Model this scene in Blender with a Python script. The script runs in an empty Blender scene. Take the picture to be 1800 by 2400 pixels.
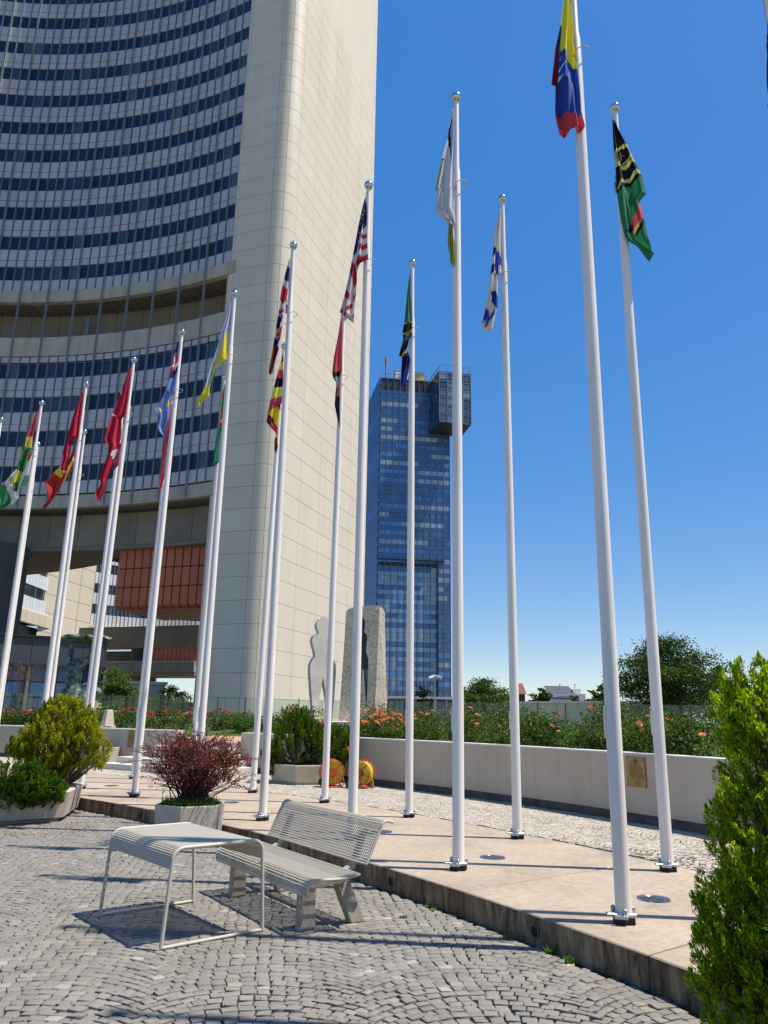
import bpy, math, random
import numpy as np
from mathutils import Vector, Matrix
random.seed(7); rng = np.random.default_rng(7)
SC = bpy.context.scene; COL = SC.collection
# ---------------------------------------------------------------- camera
F, PITCH, ROLL, HC = 1773.0, 0.26481, 0.01722, 1.6255
_f = Vector((0, math.cos(PITCH), math.sin(PITCH))); _u = Vector((0, -math.sin(PITCH), math.cos(PITCH))); _r = Vector((1, 0, 0))
RT = _r * math.cos(ROLL) + _u * math.sin(ROLL); UP = -_r * math.sin(ROLL) + _u * math.cos(ROLL)
cam_d = bpy.data.cameras.new('camera'); cam = bpy.data.objects.new('camera', cam_d); COL.objects.link(cam)
M3 = Matrix((RT, UP, -_f)).transposed()
cam.matrix_world = Matrix.Translation((0, 0, HC)) @ M3.to_4x4()
cam_d.sensor_fit = 'HORIZONTAL'; cam_d.sensor_width = 36; cam_d.lens = 36 * F / 1800
cam_d.clip_start = 0.05; cam_d.clip_end = 6000
SC.camera = cam
# ---------------------------------------------------------------- sky, sun, exposure
SUN_EL, SUN_AZ = math.radians(65.5), math.radians(96.0)      # azimuth clockwise from +Y (view direction)
w = bpy.data.worlds.new('World'); SC.world = w; w.use_nodes = True
nt = w.node_tree; sky = nt.nodes.new('ShaderNodeTexSky'); sky.sky_type = 'NISHITA'; sky.sun_disc = False
sky.sun_elevation = SUN_EL; sky.sun_rotation = SUN_AZ; sky.altitude = 200; sky.air_density = 0.9; sky.dust_density = 0.3; sky.ozone_density = 3.3
bg = nt.nodes['Background']; bg.inputs['Strength'].default_value = 0.12
# the whole sky's tone curve: softer zenith-to-horizon contrast and fuller blue, as the photograph's processing gives
gm = nt.nodes.new('ShaderNodeGamma'); gm.inputs[1].default_value = .43; hs = nt.nodes.new('ShaderNodeHueSaturation'); hs.inputs['Hue'].default_value = .514; hs.inputs['Saturation'].default_value = 2.25; hs.inputs['Value'].default_value = 2.3
nt.links.new(sky.outputs[0], gm.inputs[0]); nt.links.new(gm.outputs[0], hs.inputs['Color']); nt.links.new(hs.outputs[0], bg.inputs['Color'])
sd = Vector((math.cos(SUN_EL) * math.sin(SUN_AZ), math.cos(SUN_EL) * math.cos(SUN_AZ), math.sin(SUN_EL)))
sun_d = bpy.data.lights.new('sun', 'SUN'); sun_d.energy = 5.0; sun_d.angle = math.radians(0.53); sun_d.color = (1, 0.93, 0.82)
sun = bpy.data.objects.new('sun', sun_d); COL.objects.link(sun); sun.rotation_euler = (-sd).to_track_quat('-Z', 'Y').to_euler()
SC.view_settings.view_transform = 'Standard'; SC.view_settings.look = 'None'; SC.view_settings.exposure = 0.5; SC.view_settings.gamma = 1
SC.render.engine = 'CYCLES'
SC.cycles.max_bounces = 8; SC.cycles.transparent_max_bounces = 16
# ---------------------------------------------------------------- helpers
def ray(x, y): return RT * ((x - 900) / F) - UP * ((y - 1200) / F) + _f
def gp(x, y, z=0.0): d = ray(x, y); return d * ((z - HC) / d.z) + Vector((0, 0, HC))
def at(x, y, Y): d = ray(x, y); return d * (Y / d.y) + Vector((0, 0, HC))
def proj(p):
    q = Vector(p) - Vector((0, 0, HC)); d = q.dot(_f)
    return (900 + F * q.dot(RT) / d, 1200 - F * q.dot(UP) / d, d)
def inview(p, m=20):
    x, y, d = proj(p); return d > 0 and -m < x < 1800 + m and -m < y < 2400 + m
def srgb(c):
    return tuple(((v / 255) / 12.92 if v / 255 < .04045 else ((v / 255 + .055) / 1.055) ** 2.4) for v in c)
def col4(c): return (c[0], c[1], c[2], 1)

class NT:
    def __init__(s, name):
        s.m = bpy.data.materials.new(name); s.m.use_nodes = True; s.t = s.m.node_tree
        s.b = s.t.nodes['Principled BSDF']; s.out = s.t.nodes['Material Output']
    def n(s, typ, **kw):
        x = s.t.nodes.new(typ)
        for k, v in kw.items(): setattr(x, k, v)
        return x
    def l(s, a, b): s.t.links.new(a, b)
    def noise(s, scale, detail=4, rough=.55, coord='Object', vec=None, dist=0):
        t = s.n('ShaderNodeTexNoise'); t.inputs['Scale'].default_value = scale; t.inputs['Detail'].default_value = detail; t.inputs['Roughness'].default_value = rough; t.inputs['Distortion'].default_value = dist
        if vec is None: vec = s.coord(coord)
        s.l(vec, t.inputs['Vector']); return t.outputs['Fac']
    def coord(s, kind='Object', scale=None):
        if kind == 'World': o = s.n('ShaderNodeNewGeometry').outputs['Position']
        else: o = s.n('ShaderNodeTexCoord').outputs[kind]
        if scale:
            mp = s.n('ShaderNodeMapping'); mp.inputs['Scale'].default_value = scale; s.l(o, mp.inputs['Vector']); o = mp.outputs[0]
        return o
    def ramp(s, fac, stops):
        r = s.n('ShaderNodeValToRGB'); e = r.color_ramp.elements
        while len(e) < len(stops): e.new(.5)
        for i, (p, c) in enumerate(stops): e[i].position = p; e[i].color = col4(c) if len(c) == 3 else c
        s.l(fac, r.inputs['Fac']); return r.outputs['Color']
    def mix(s, fac, a, b, mode='MIX'):
        x = s.n('ShaderNodeMix', data_type='RGBA', blend_type=mode)
        for sock, v in ((x.inputs[0], fac), (x.inputs[6], a), (x.inputs[7], b)):
            if isinstance(v, (int, float)): sock.default_value = v
            elif isinstance(v, tuple): sock.default_value = col4(v)
            else: s.l(v, sock)
        return x.outputs[2]
    def bump(s, h, strength=.3, dist=.02):
        b = s.n('ShaderNodeBump'); b.inputs['Strength'].default_value = strength; b.inputs['Distance'].default_value = dist
        s.l(h, b.inputs['Height']); s.l(b.outputs[0], s.b.inputs['Normal'])
    def set(s, color=None, rough=.6, metal=0, spec=None):
        if color is not None:
            if isinstance(color, tuple): s.b.inputs['Base Color'].default_value = col4(color)
            else: s.l(color, s.b.inputs['Base Color'])
        if isinstance(rough, (int, float)): s.b.inputs['Roughness'].default_value = rough
        else: s.l(rough, s.b.inputs['Roughness'])
        s.b.inputs['Metallic'].default_value = metal
        if spec is not None: s.b.inputs['Specular IOR Level'].default_value = spec
        return s.m

def plain(name, c, rough=.6, metal=0, var=.12, scale=3.0, bump=0, bscale=60, spec=None, coord='World', rnd=0):
    """colour with soft mottling, a little grain and optional per-object tint"""
    t = NT(name); n1 = t.noise(scale, 5, coord=coord)
    a = tuple(v * (1 - var) for v in c); b = tuple(min(1, v * (1 + var)) for v in c)
    colr = t.ramp(n1, [(.3, a), (.7, b)])
    if rnd:
        oi = t.n('ShaderNodeObjectInfo'); mr = t.n('ShaderNodeMapRange'); mr.inputs[3].default_value = 1 - rnd; mr.inputs[4].default_value = 1 + rnd
        t.l(oi.outputs['Random'], mr.inputs[0]); colr = t.mix(1.0, colr, mr.outputs[0], 'MULTIPLY')
    if bump: t.bump(t.noise(bscale, 3, coord=coord), bump, .01)
    return t.set(colr, rough, metal, spec)

def streaked(name, c, rough, amt, vec, var=.05, rnd=.03, metal=0):
    """painted surface with faint rain streaks (vec scales the world position) and a small tint per piece"""
    t = NT(name); s1 = t.noise(1, 6, .65, vec=t.coord('World', vec)); s2 = t.noise(.35, 3, coord='World')
    k = t.ramp(s2, [(.3, tuple(v * (1 - var) for v in c)), (.7, tuple(v * (1 + var) for v in c))]); k = t.mix(1.0, k, t.ramp(s1, [(.32, (1 - amt, 1 - amt * 1.05, 1 - amt * 1.15)), (.55, (1, 1, 1))]), 'MULTIPLY')
    oi = t.n('ShaderNodeObjectInfo'); mr = t.n('ShaderNodeMapRange'); mr.inputs[3].default_value = 1 - rnd; mr.inputs[4].default_value = 1 + rnd; t.l(oi.outputs['Random'], mr.inputs[0]); k = t.mix(1.0, k, mr.outputs[0], 'MULTIPLY')
    return t.set(k, rough, metal)
def obj(name, me, mat=None, parent=None, loc=None, mw=None):
    o = bpy.data.objects.new(name, me); COL.objects.link(o)
    if mat is not None and hasattr(me, 'materials') and not me.materials: me.materials.append(mat)
    if parent is not None: o.parent = parent
    if loc is not None: o.location = loc
    if mw is not None: o.matrix_basis = mw
    return o
def empty(name, loc=(0, 0, 0), rz=0):
    o = bpy.data.objects.new(name, None); COL.objects.link(o); o.location = loc; o.rotation_euler = (0, 0, rz); o.empty_display_size = .1; return o
def tag(o, label=None, cat=None, group=None, kind=None):
    if label: o['label'] = label
    if cat: o['category'] = cat
    if group: o['group'] = group
    if kind: o['kind'] = kind
    return o

def mesh_np(name, V, faces_n, I, cols=None, smooth=False, rnd=None):
    """V (n,3), faces all with faces_n corners, I flat index array"""
    me = bpy.data.meshes.new(name); V = np.asarray(V, np.float32); I = np.asarray(I, np.int32).ravel(); nf = len(I) // faces_n
    me.vertices.add(len(V)); me.vertices.foreach_set('co', V.ravel()); me.loops.add(len(I)); me.loops.foreach_set('vertex_index', I)
    me.polygons.add(nf); me.polygons.foreach_set('loop_start', np.arange(nf, dtype=np.int32) * faces_n)
    if cols is not None:
        a = me.color_attributes.new('Col', 'FLOAT_COLOR', 'POINT'); c = np.ones((len(V), 4), np.float32); c[:, :3] = cols; a.data.foreach_set('color', c.ravel())
    if rnd is not None:
        a = me.attributes.new('rnd', 'FLOAT', 'POINT'); a.data.foreach_set('value', np.asarray(rnd, np.float32))
    if smooth: me.polygons.foreach_set('use_smooth', np.ones(nf, bool))
    me.update(calc_edges=True); me.validate(); return me

class MB:
    def __init__(s): s.v = []; s.f = []; s.mi = []; s.cur = 0
    def add(s, vs, fs):
        o = len(s.v); s.v += [tuple(v) for v in vs]; s.f += [tuple(i + o for i in f) for f in fs]; s.mi += [s.cur] * len(fs); return s
    def box(s, c, sz, M=None, ch=0):
        x, y, z = (v / 2 for v in sz); c = Vector(c)
        if ch:
            vs = []; 
            for zz, k in ((-z, ch), (-z + ch, 0), (z - ch, 0), (z, ch)):
                for sx, sy in ((-1, -1), (1, -1), (1, 1), (-1, 1)): vs.append(Vector((sx * (x - k), sy * (y - k), zz)))
            fs = [(3, 2, 1, 0), (12, 13, 14, 15)]
            for r in range(3):
                for i in range(4): fs.append((r * 4 + i, r * 4 + (i + 1) % 4, r * 4 + 4 + (i + 1) % 4, r * 4 + 4 + i))
        else:
            vs = [Vector((sx * x, sy * y, sz_ * z)) for sz_ in (-1, 1) for sx, sy in ((-1, -1), (1, -1), (1, 1), (-1, 1))]
            fs = [(3, 2, 1, 0), (4, 5, 6, 7), (0, 1, 5, 4), (1, 2, 6, 5), (2, 3, 7, 6), (3, 0, 4, 7)]
        if M is not None: vs = [M @ v for v in vs]
        return s.add([v + c for v in vs], fs)
    def tube(s, pts, rad, n=8, cap=True, closed=False, flat=1.0):
        pts = [Vector(p) for p in pts]; m = len(pts)
        if isinstance(rad, (int, float)): rad = [rad] * m
        vs = []; fs = []; prev = None
        for i, p in enumerate(pts):
            if closed: t = (pts[(i + 1) % m] - pts[i - 1])
            else: t = pts[min(i + 1, m - 1)] - pts[max(i - 1, 0)]
            t.normalize()
            if prev is None:
                a = Vector((0, 0, 1)) if abs(t.z) < .9 else Vector((1, 0, 0)); a = (a - t * a.dot(t)).normalized()
            else: a = (prev - t * prev.dot(t)).normalized()
            prev = a; b = t.cross(a)
            for k in range(n):
                an = 2 * math.pi * k / n; vs.append(p + a * (math.cos(an) * rad[i]) + b * (math.sin(an) * rad[i] * flat))
        for i in range(m if closed else m - 1):
            j = (i + 1) % m
            for k in range(n): fs.append((i * n + k, i * n + (k + 1) % n, j * n + (k + 1) % n, j * n + k))
        if cap and not closed: fs += [tuple(range(n - 1, -1, -1)), tuple((m - 1) * n + k for k in range(n))]
        return s.add(vs, fs)
    def lathe(s, prof, n=16, c=(0, 0, 0), cap=True):
        c = Vector(c); vs = [c + Vector((r * math.cos(2 * math.pi * k / n), r * math.sin(2 * math.pi * k / n), z)) for r, z in prof for k in range(n)]
        fs = [(i * n + k, i * n + (k + 1) % n, (i + 1) * n + (k + 1) % n, (i + 1) * n + k) for i in range(len(prof) - 1) for k in range(n)]
        if cap: fs += [tuple(range(n - 1, -1, -1)), tuple((len(prof) - 1) * n + k for k in range(n))]
        return s.add(vs, fs)
    def prism(s, poly, z0, z1, ch=0):
        n = len(poly)
        cx = sum(p[0] for p in poly) / n; cy = sum(p[1] for p in poly) / n
        rings = [(z0, 0), (z1 - ch, 0), (z1, ch)] if ch else [(z0, 0), (z1, 0)]
        vs = []
        for z, k in rings:
            for i, p in enumerate(poly):
                if k:
                    a = Vector(poly[i - 1][:2]) - Vector(p[:2]); b = Vector(poly[(i + 1) % n][:2]) - Vector(p[:2]); a.normalize(); b.normalize()
                    q = a + b; L = q.length
                    inw = Vector((cx - p[0], cy - p[1]))
                    if L < .2: t = Vector((-b.y, b.x)); q = t if t.dot(inw) > 0 else -t; q = q * k
                    else: q = q.normalized() * (k * 1.2); q = q if q.dot(inw) > 0 else -q
                    vs.append((p[0] + q.x, p[1] + q.y, z))
                else: vs.append((p[0], p[1], z))
        m = len(rings); fs = [tuple(range(n - 1, -1, -1)), tuple((m - 1) * n + i for i in range(n))]
        for r in range(m - 1):
            for i in range(n): fs.append((r * n + i, r * n + (i + 1) % n, (r + 1) * n + (i + 1) % n, (r + 1) * n + i))
        return s.add(vs, fs)
    def mesh(s, name, mats=None, smooth=False, angle=None):
        me = bpy.data.meshes.new(name); me.from_pydata(s.v, [], s.f)
        for m in (mats or []): me.materials.append(m)
        if mats and len(mats) > 1: me.polygons.foreach_set('material_index', s.mi)
        if smooth:
            me.polygons.foreach_set('use_smooth', [True] * len(me.polygons))
            if angle: me.set_sharp_from_angle(angle=math.radians(angle))
        me.update(); return me
    def build(s, name, mat, parent=None, smooth=False, angle=40, loc=None):
        mats = mat if isinstance(mat, list) else [mat]
        return obj(name, s.mesh(name, mats, smooth, angle), None, parent, loc)

def rotz(a): return Matrix.Rotation(a, 4, 'Z')
def frame(origin, xdir):
    """matrix whose X axis is the horizontal xdir, Z up"""
    x = Vector((xdir[0], xdir[1], 0)).normalized(); y = Vector((-x.y, x.x, 0))
    return Matrix(((x.x, y.x, 0, origin[0]), (x.y, y.y, 0, origin[1]), (0, 0, 1, origin[2]), (0, 0, 0, 1)))
# ---------------------------------------------------------------- foliage
def leaf_mat(name, trans=.35, rough=.5, bright=1.0):
    t = NT(name); a = t.n('ShaderNodeAttribute', attribute_name='Col'); c = a.outputs['Color']
    if bright != 1: c = t.mix(1.0, c, (bright, bright, bright), 'MULTIPLY')
    t.set(c, rough, 0, .15)
    tr = t.n('ShaderNodeBsdfTranslucent'); t.l(t.mix(1.0, c, (1.45, 1.35, .55), 'MULTIPLY'), tr.inputs['Color'])
    mx = t.n('ShaderNodeMixShader'); mx.inputs[0].default_value = trans
    t.l(t.b.outputs[0], mx.inputs[1]); t.l(tr.outputs[0], mx.inputs[2]); t.l(mx.outputs[0], t.out.inputs['Surface']); return t.m
LEAF = leaf_mat('leaf'); SCALE = leaf_mat('scale_leaf', .5, .85)
def leaf_mesh(name, P, D, L, W, C, bend=.25, up=None):
    """P centres, D growth directions, L lengths, W widths, C colours: one folded 4-corner blade (diamond, 2 tris each side) per leaf"""
    n = len(P); D = D / (np.linalg.norm(D, axis=1, keepdims=True) + 1e-9)
    a = rng.normal(size=(n, 3)); a -= D * (a * D).sum(1, keepdims=True); a /= np.linalg.norm(a, axis=1, keepdims=True) + 1e-9
    b = np.cross(D, a); L = np.asarray(L)[:, None]; W = np.asarray(W)[:, None]
    v0 = P - D * L * .5; v2 = P + D * L * .5 + b * L * bend * .5; v1 = P + a * W * .5 + b * L * bend * .15; v3 = P - a * W * .5 + b * L * bend * .15
    V = np.stack([v0, v1, v2, v3], 1).reshape(-1, 3); I = np.arange(4 * n)
    return mesh_np(name, V, 4, I, np.repeat(C, 4, 0))
def lerp(a, b, t): return a + (b - a) * t
def palette(n, cols, jit=.15):
    c = np.array(cols)[rng.integers(0, len(cols), n)]; return np.clip(c * (1 + rng.normal(size=(n, 1)) * jit) * (1 + rng.normal(size=(n, 3)) * .06), .002, 1)
# ================================================================ SETTING: ground, paving, platform, walls, terrace
KC, KR = (-23.768, -8.009), 28.782          # kerb circle
BC, BR = (-22.333, -4.988), 28.72           # back edge of the platform
WC, WR = (-21.88, -1.97), 29.15             # garden wall
PZ, TZ = 0.2, 0.93
def pol(c, r, deg, z=0): a = math.radians(deg); return Vector((c[0] + r * math.cos(a), c[1] + r * math.sin(a), z))
def rdist(c, x, y): return math.hypot(x - c[0], y - c[1])

def stone_mat(name, stops, rough=.75, bump=.5, grain=.25):
    t = NT(name); at_ = t.n('ShaderNodeAttribute', attribute_name='rnd'); oi = t.n('ShaderNodeObjectInfo')
    ad = t.n('ShaderNodeMath', operation='ADD'); t.l(at_.outputs['Fac'], ad.inputs[0]); t.l(oi.outputs['Random'], ad.inputs[1])
    fr = t.n('ShaderNodeMath', operation='FRACT'); t.l(ad.outputs[0], fr.inputs[0])
    c = t.ramp(fr.outputs[0], stops)
    n = t.noise(38, 6, .7, coord='World'); n2 = t.noise(2.2, 3, coord='World')
    c = t.mix(grain, c, t.ramp(n, [(.3, (.25, .25, .26)), (.75, (1, 1, .98))]), 'OVERLAY')
    c = t.mix(.35, c, t.ramp(n2, [(.35, (.6, .58, .55)), (.65, (1, 1, 1))]), 'MULTIPLY')
    t.bump(t.noise(70, 5, .65, coord='World'), bump, .006)
    return t.set(c, rough, 0, .35)
COBBLE = stone_mat('grey_granite_setts', [(0, (.175, .164, .149)), (.25, (.20, .187, .168)), (.5, (.22, .206, .184)), (.7, (.195, .177, .152)), (.86, (.24, .213, .173)), (.95, (.225, .208, .182)), (1, (.33, .30, .25))])
SETT_W = stone_mat('pale_granite_setts', [(0, (.31, .275, .228)), (.4, (.41, .367, .305)), (.8, (.455, .41, .345)), (1, (.36, .31, .255))], .8, .4, .2)
t = NT('joint_sand'); BED = t.set(t.mix(1.0, t.ramp(t.noise(2.5, 4, coord='World'), [(.4, (.045, .038, .03)), (.62, (.12, .062, .035))]), t.ramp(t.noise(60, 3, coord='World'), [(.3, (.5, .5, .5)), (.7, (1.3, 1.3, 1.3))]), 'MULTIPLY'), .95, 0, .2)
BED_W = plain('pale_joint_sand', (.085, .07, .052), .95, 0, .3, 9, .5, 80)

ground = obj('ground', mesh_np('ground', [(-2500, -600, -.045), (2500, -600, -.045), (2500, 4000, -.045), (-2500, 4000, -.045)], 4, [0, 1, 2, 3]), plain('far_ground', (.16, .15, .11), .95, 0, .3, .02)); tag(ground, kind='structure')

def stone_variants(seed, n=10, h=.035):
    r = np.random.default_rng(seed); out = []
    for k in range(n):
        j = r.normal(size=(4, 2)) * .065; base = np.array([(-.5, -.5), (.5, -.5), (.5, .5), (-.5, .5)]) + j; tz = r.normal(size=4) * .0022
        V = []
        for (sc, z, tt) in ((1, -h, 0), (1, -.006, 0), (.965, -.001, 1), (.86, .0006, 1)):
            for i in range(4): V.append((base[i, 0] * sc, base[i, 1] * sc, z + tz[i] * tt))
        Fq = [(12, 13, 14, 15)] + [(r_ * 4 + i, r_ * 4 + (i + 1) % 4, r_ * 4 + 4 + (i + 1) % 4, r_ * 4 + 4 + i) for r_ in range(3) for i in range(4)]
        out.append((np.array(V), np.array(Fq)))
    return out
def lay_setts(bed, piece, mass, mat, inside, bounds, axis_deg, W, R, pitch, ln, gap, ztop, seed, nnear=300):
    """segmental arch paving: rows of setts on short arcs, column beside column"""
    r = np.random.default_rng(seed); ca, sa = math.cos(math.radians(axis_deg)), math.sin(math.radians(axis_deg))
    x0, x1, y0, y1 = bounds; cor = [(x * ca + y * sa, -x * sa + y * ca) for x in (x0, x1) for y in (y0, y1)]
    us = [c[0] for c in cor]; vs = [c[1] for c in cor]; half = math.asin(W / 2 / R); ns = int(round(2 * half * R / ln))
    stones = []
    for k in range(int(min(us) / W) - 1, int(max(us) / W) + 2):
        nrow = int((max(vs) - min(vs)) / pitch) + 8
        for j in range(nrow):
            v0 = min(vs) - .5 + j * pitch + (k % 2) * pitch * .5
            off = r.uniform(-.3, .3)
            for i in range(ns + 1):
                th = -half + (i + .5 + off * .5) * 2 * half / ns
                if th > half - .25 / ns: continue
                u = k * W + R * math.sin(th); v = v0 + R * (math.cos(th) - 1) + r.normal() * .004
                x = u * ca - v * sa; y = u * sa + v * ca
                if not inside(x, y): continue
                stones.append((x, y, math.radians(axis_deg) - th + r.normal() * .05, 2 * half * R / ns - gap * r.uniform(.6, 1.4), pitch * (math.cos(th) * .93 + .07) - gap * r.uniform(.6, 1.4)))
    stones = [s for s in stones if inview((s[0], s[1], ztop), 60)]
    stones.sort(key=lambda s: s[0] ** 2 + s[1] ** 2)
    vis = [i for i, s in enumerate(stones) if inview((s[0], s[1], ztop), -5)][:nnear]; near = set(vis)
    va = stone_variants(seed + 1); meshes = []
    for k, (V, Q) in enumerate(va):
        me = mesh_np(piece, V, 4, Q, rnd=np.zeros(len(V))); me.materials.append(mat); meshes.append(me)
    for i in vis:
        x, y, a, lx, ly = stones[i]
        M = Matrix.Translation((x, y, ztop + r.normal() * .002)) @ Matrix.Rotation(a, 4, 'Z') @ Matrix.Rotation(r.normal() * .008, 4, 'X') @ Matrix.Rotation(r.normal() * .008, 4, 'Y') @ Matrix.Diagonal((lx, ly, 1, 1))
        obj(piece, meshes[int(r.integers(10))], None, bed, mw=M)
    VV = []; QQ = []; RR = []; o = 0
    for i, (x, y, a, lx, ly) in enumerate(stones):
        if i in near: continue
        V, Q = va[int(r.integers(10))]; c, s_ = math.cos(a), math.sin(a); X = V[:, 0] * lx; Y = V[:, 1] * ly
        tx, ty = r.normal(size=2) * .008
        P = np.stack([x + X * c - Y * s_, y + X * s_ + Y * c, ztop + V[:, 2] + X * tx + Y * ty], 1); VV.append(P); QQ.append(Q + o); o += len(P); RR += [r.random()] * len(P)
    if VV:
        me = mesh_np(mass, np.concatenate(VV), 4, np.concatenate(QQ), rnd=RR); me.materials.append(mat)
        tag(obj(mass, me, None, bed), 'grey granite setts farther off', None, None, 'stuff')
    return len(stones)

plaza = tag(obj('plaza_paving', mesh_np('plaza_paving', [(-14, 2, -.016), (6, 2, -.016), (6, 20, -.016), (-14, 20, -.016)], 4, [0, 1, 2, 3]), BED), kind='structure')
n1 = lay_setts(plaza, 'granite_sett', 'granite_setts', COBBLE, lambda x, y: rdist(KC, x, y) < KR - .05 and y < 15.2 and x > -9.5, (-9.5, 3, 3.6, 15.2), 8, 1.30, .86, .084, .090, .0062, 0.0, 11)
# upper paving strip between platform and garden wall
m = MB(); angs = [18 + i * 2 for i in range(37)]
for a0, a1 in zip(angs[:-1], angs[1:]):
    p = [pol(BC, BR - .2, a0, .175), pol(BC, BR - .2, a1, .175), pol(WC, WR + .1, a1 * .99, .175), pol(WC, WR + .1, a0 * .99, .175)]; m.add(p, [(0, 3, 2, 1)])
upper = tag(m.build('upper_paving', BED_W), kind='structure')
n2 = lay_setts(upper, 'pale_sett', 'pale_setts', SETT_W, lambda x, y: rdist(BC, x, y) > BR + .05 and rdist(WC, x, y) < WR - .02, (-16, 6, 6.5, 28), 30, 1.1, .74, .078, .082, .009, PZ, 23)
print('setts', n1, n2)
# ---- platform of cast concrete slabs
t = NT('platform_concrete'); n = t.noise(1.3, 6, .6, coord='World'); n3 = t.noise(14, 6, .65, coord='World'); n4 = t.noise(160, 2, coord='World')
c = t.ramp(n, [(.28, (.30, .25, .19)), (.5, (.40, .335, .255)), (.72, (.45, .38, .295))]); c = t.mix(.45, c, t.ramp(n3, [(.32, (.55, .5, .44)), (.58, (1, 1, 1))]), 'MULTIPLY'); c = t.mix(.3, c, t.ramp(n4, [(.35, (.5, .5, .5)), (.65, (1, 1, 1))]), 'MULTIPLY')
oi = t.n('ShaderNodeObjectInfo'); mr = t.n('ShaderNodeMapRange'); mr.inputs[3].default_value = .9; mr.inputs[4].default_value = 1.07; t.l(oi.outputs['Random'], mr.inputs[0]); c = t.mix(1, c, mr.outputs[0], 'MULTIPLY')
t.bump(n4, .35, .004); SLAB = t.set(c, .85, 0, .3)
t = NT('stained_kerb_face'); n = t.noise(1, 7, .7, vec=t.coord('World', (9, 9, 2.2)), dist=.6); n2_ = t.noise(40, 5, coord='World')
c = t.ramp(n, [(.34, (.05, .034, .022)), (.48, (.19, .13, .078)), (.66, (.40, .295, .185))]); c = t.mix(.35, c, t.ramp(n2_, [(.3, (.5, .5, .5)), (.7, (1, 1, 1))]), 'MULTIPLY'); t.bump(n2_, .5, .006); KERB = t.set(c, .92, 0, .2)
platform = tag(empty('platform', (0, 0, 0)), kind='structure')
m = MB(); GROUT = plain('slab_joint_filler', (.10, .078, .055), .95, 0, .3, 10)
for k in range(57):
    a = 19.0 + k; m.v += [tuple(pol(KC, KR + .006, a + .9, z)) for z in (-.05, PZ - .006)] + [tuple(pol(BC, BR - .004, a - 2.2, z)) for z in (PZ - .006, -.05)]
m.f = [(4 * k + j, 4 * k + (j + 1) % 4, 4 * k + 4 + (j + 1) % 4, 4 * k + 4 + j) for k in range(56) for j in range(4)]; m.mi = [0] * len(m.f); m.build('joint_filler', GROUT, platform)
HOLE = plain('drain_shadow', (.012, .011, .01), .95); HOLE_RIM = plain('drain_rim', (.12, .10, .08), .9)
for i in range(-4, 12):
    f0, f1 = 27.66 + 4 * i, 27.66 + 4 * (i + 1); g0, g1 = 24.48 + 4.0 * i, 24.48 + 4.0 * (i + 1)
    e = math.degrees(.008 / 28); inn = [pol(KC, KR, lerp(f0 + e, f1 - e, k / 6)) for k in range(7)]; out = [pol(BC, BR, lerp(g0 + e, g1 - e, k / 6)) for k in range(7)]
    poly = [(p.x, p.y) for p in inn] + [(p.x, p.y) for p in reversed(out)]
    if (i < -2): continue
    m = MB(); m.prism(poly[::-1], -.05, PZ, .009); nn = len(poly); m.mi = [1, 0] + [1] * nn + [0] * nn
    sl = m.build('slab', [SLAB, KERB], platform)
    mid = (f0 + f1) / 2 + .2; c0 = pol(KC, KR, mid, .085); inward = Vector((KC[0] - c0.x, KC[1] - c0.y, 0)).normalized(); tan = Vector((-inward.y, inward.x, 0))
    m = MB(); ring = [c0 + inward * .006 + tan * (.045 * math.cos(a)) + Vector((0, 0, .045 * math.sin(a))) for a in [k * math.pi / 8 for k in range(16)]]
    m.tube(ring, .007, 6, closed=True); m.cur = 1; m.add([c0 + inward * .003 + (p - c0 - inward * .006) for p in ring], [tuple(range(16))]); m.build('drain_hole', [HOLE_RIM, HOLE], sl)

# ---- garden walls
t = NT('painted_render'); n = t.noise(.9, 5, coord='World'); st = t.noise(1, 5, .6, vec=t.coord('World', (5, 5, .5)))
c = t.ramp(n, [(.3, (.48, .41, .315)), (.7, (.54, .465, .36))]); c = t.mix(.3, c, t.ramp(st, [(.35, (.72, .69, .64)), (.55, (1, 1, 1))]), 'MULTIPLY'); t.bump(t.noise(90, 3, coord='World'), .25, .003); RENDER = t.set(c, .8, 0, .3)
PLINTH = plain('plinth_concrete', (.11, .10, .085), .9, 0, .35, 6, .4)
COPE = plain('sunlit_top', (.60, .57, .50), .8, 0, .1, 4, .2)  # sunlight on the wall top is put into this paler colour
def sweep(name, a0, a1, prof, mat, parent, n=40, c=WC):
    m = MB(); k = len(prof)
    for i in range(n + 1):
        a = lerp(a0, a1, i / n); m.v += [tuple(pol(c, r, a, z)) for r, z in prof]
    for i in range(n):
        for j in range(k): m.f.append((i * k + j, i * k + (j + 1) % k, (i + 1) * k + (j + 1) % k, (i + 1) * k + j))
    m.f += [tuple(range(k - 1, -1, -1)), tuple(n * k + j for j in range(k))]; m.mi = [0] * len(m.f)
    return m.build(name, mat, parent)
def garden_wall(a0, a1, label):
    w_ = empty('garden_wall', pol(WC, WR, (a0 + a1) / 2, PZ)); inv = Matrix.Translation(-Vector(w_.location))
    parts = [sweep('rendered_face', a0, a1, [(WR, .325), (WR, 1.145), (WR + .28, 1.145), (WR + .28, .325)], RENDER, w_),
             sweep('plinth', a0, a1, [(WR + .035, .12), (WR + .035, .3255), (WR + .25, .3255), (WR + .25, .12)], PLINTH, w_),
             sweep('coping', a0, a1, [(WR - .004, 1.1455), (WR + .006, 1.172), (WR + .275, 1.172), (WR + .284, 1.1455)], COPE, w_)]
    for p in parts: p.matrix_basis = inv
    return tag(w_, label, 'wall')
wallR = garden_wall(8, 51.3, 'low curved cream wall with coral rose bushes behind it, right of the steps')
wallL = garden_wall(56.4, 88, 'low curved cream wall left of the steps, below pink roses')
BRASS = plain('weathered_bronze', (.30, .205, .085), .45, .75, .25, 8, .2)
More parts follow.
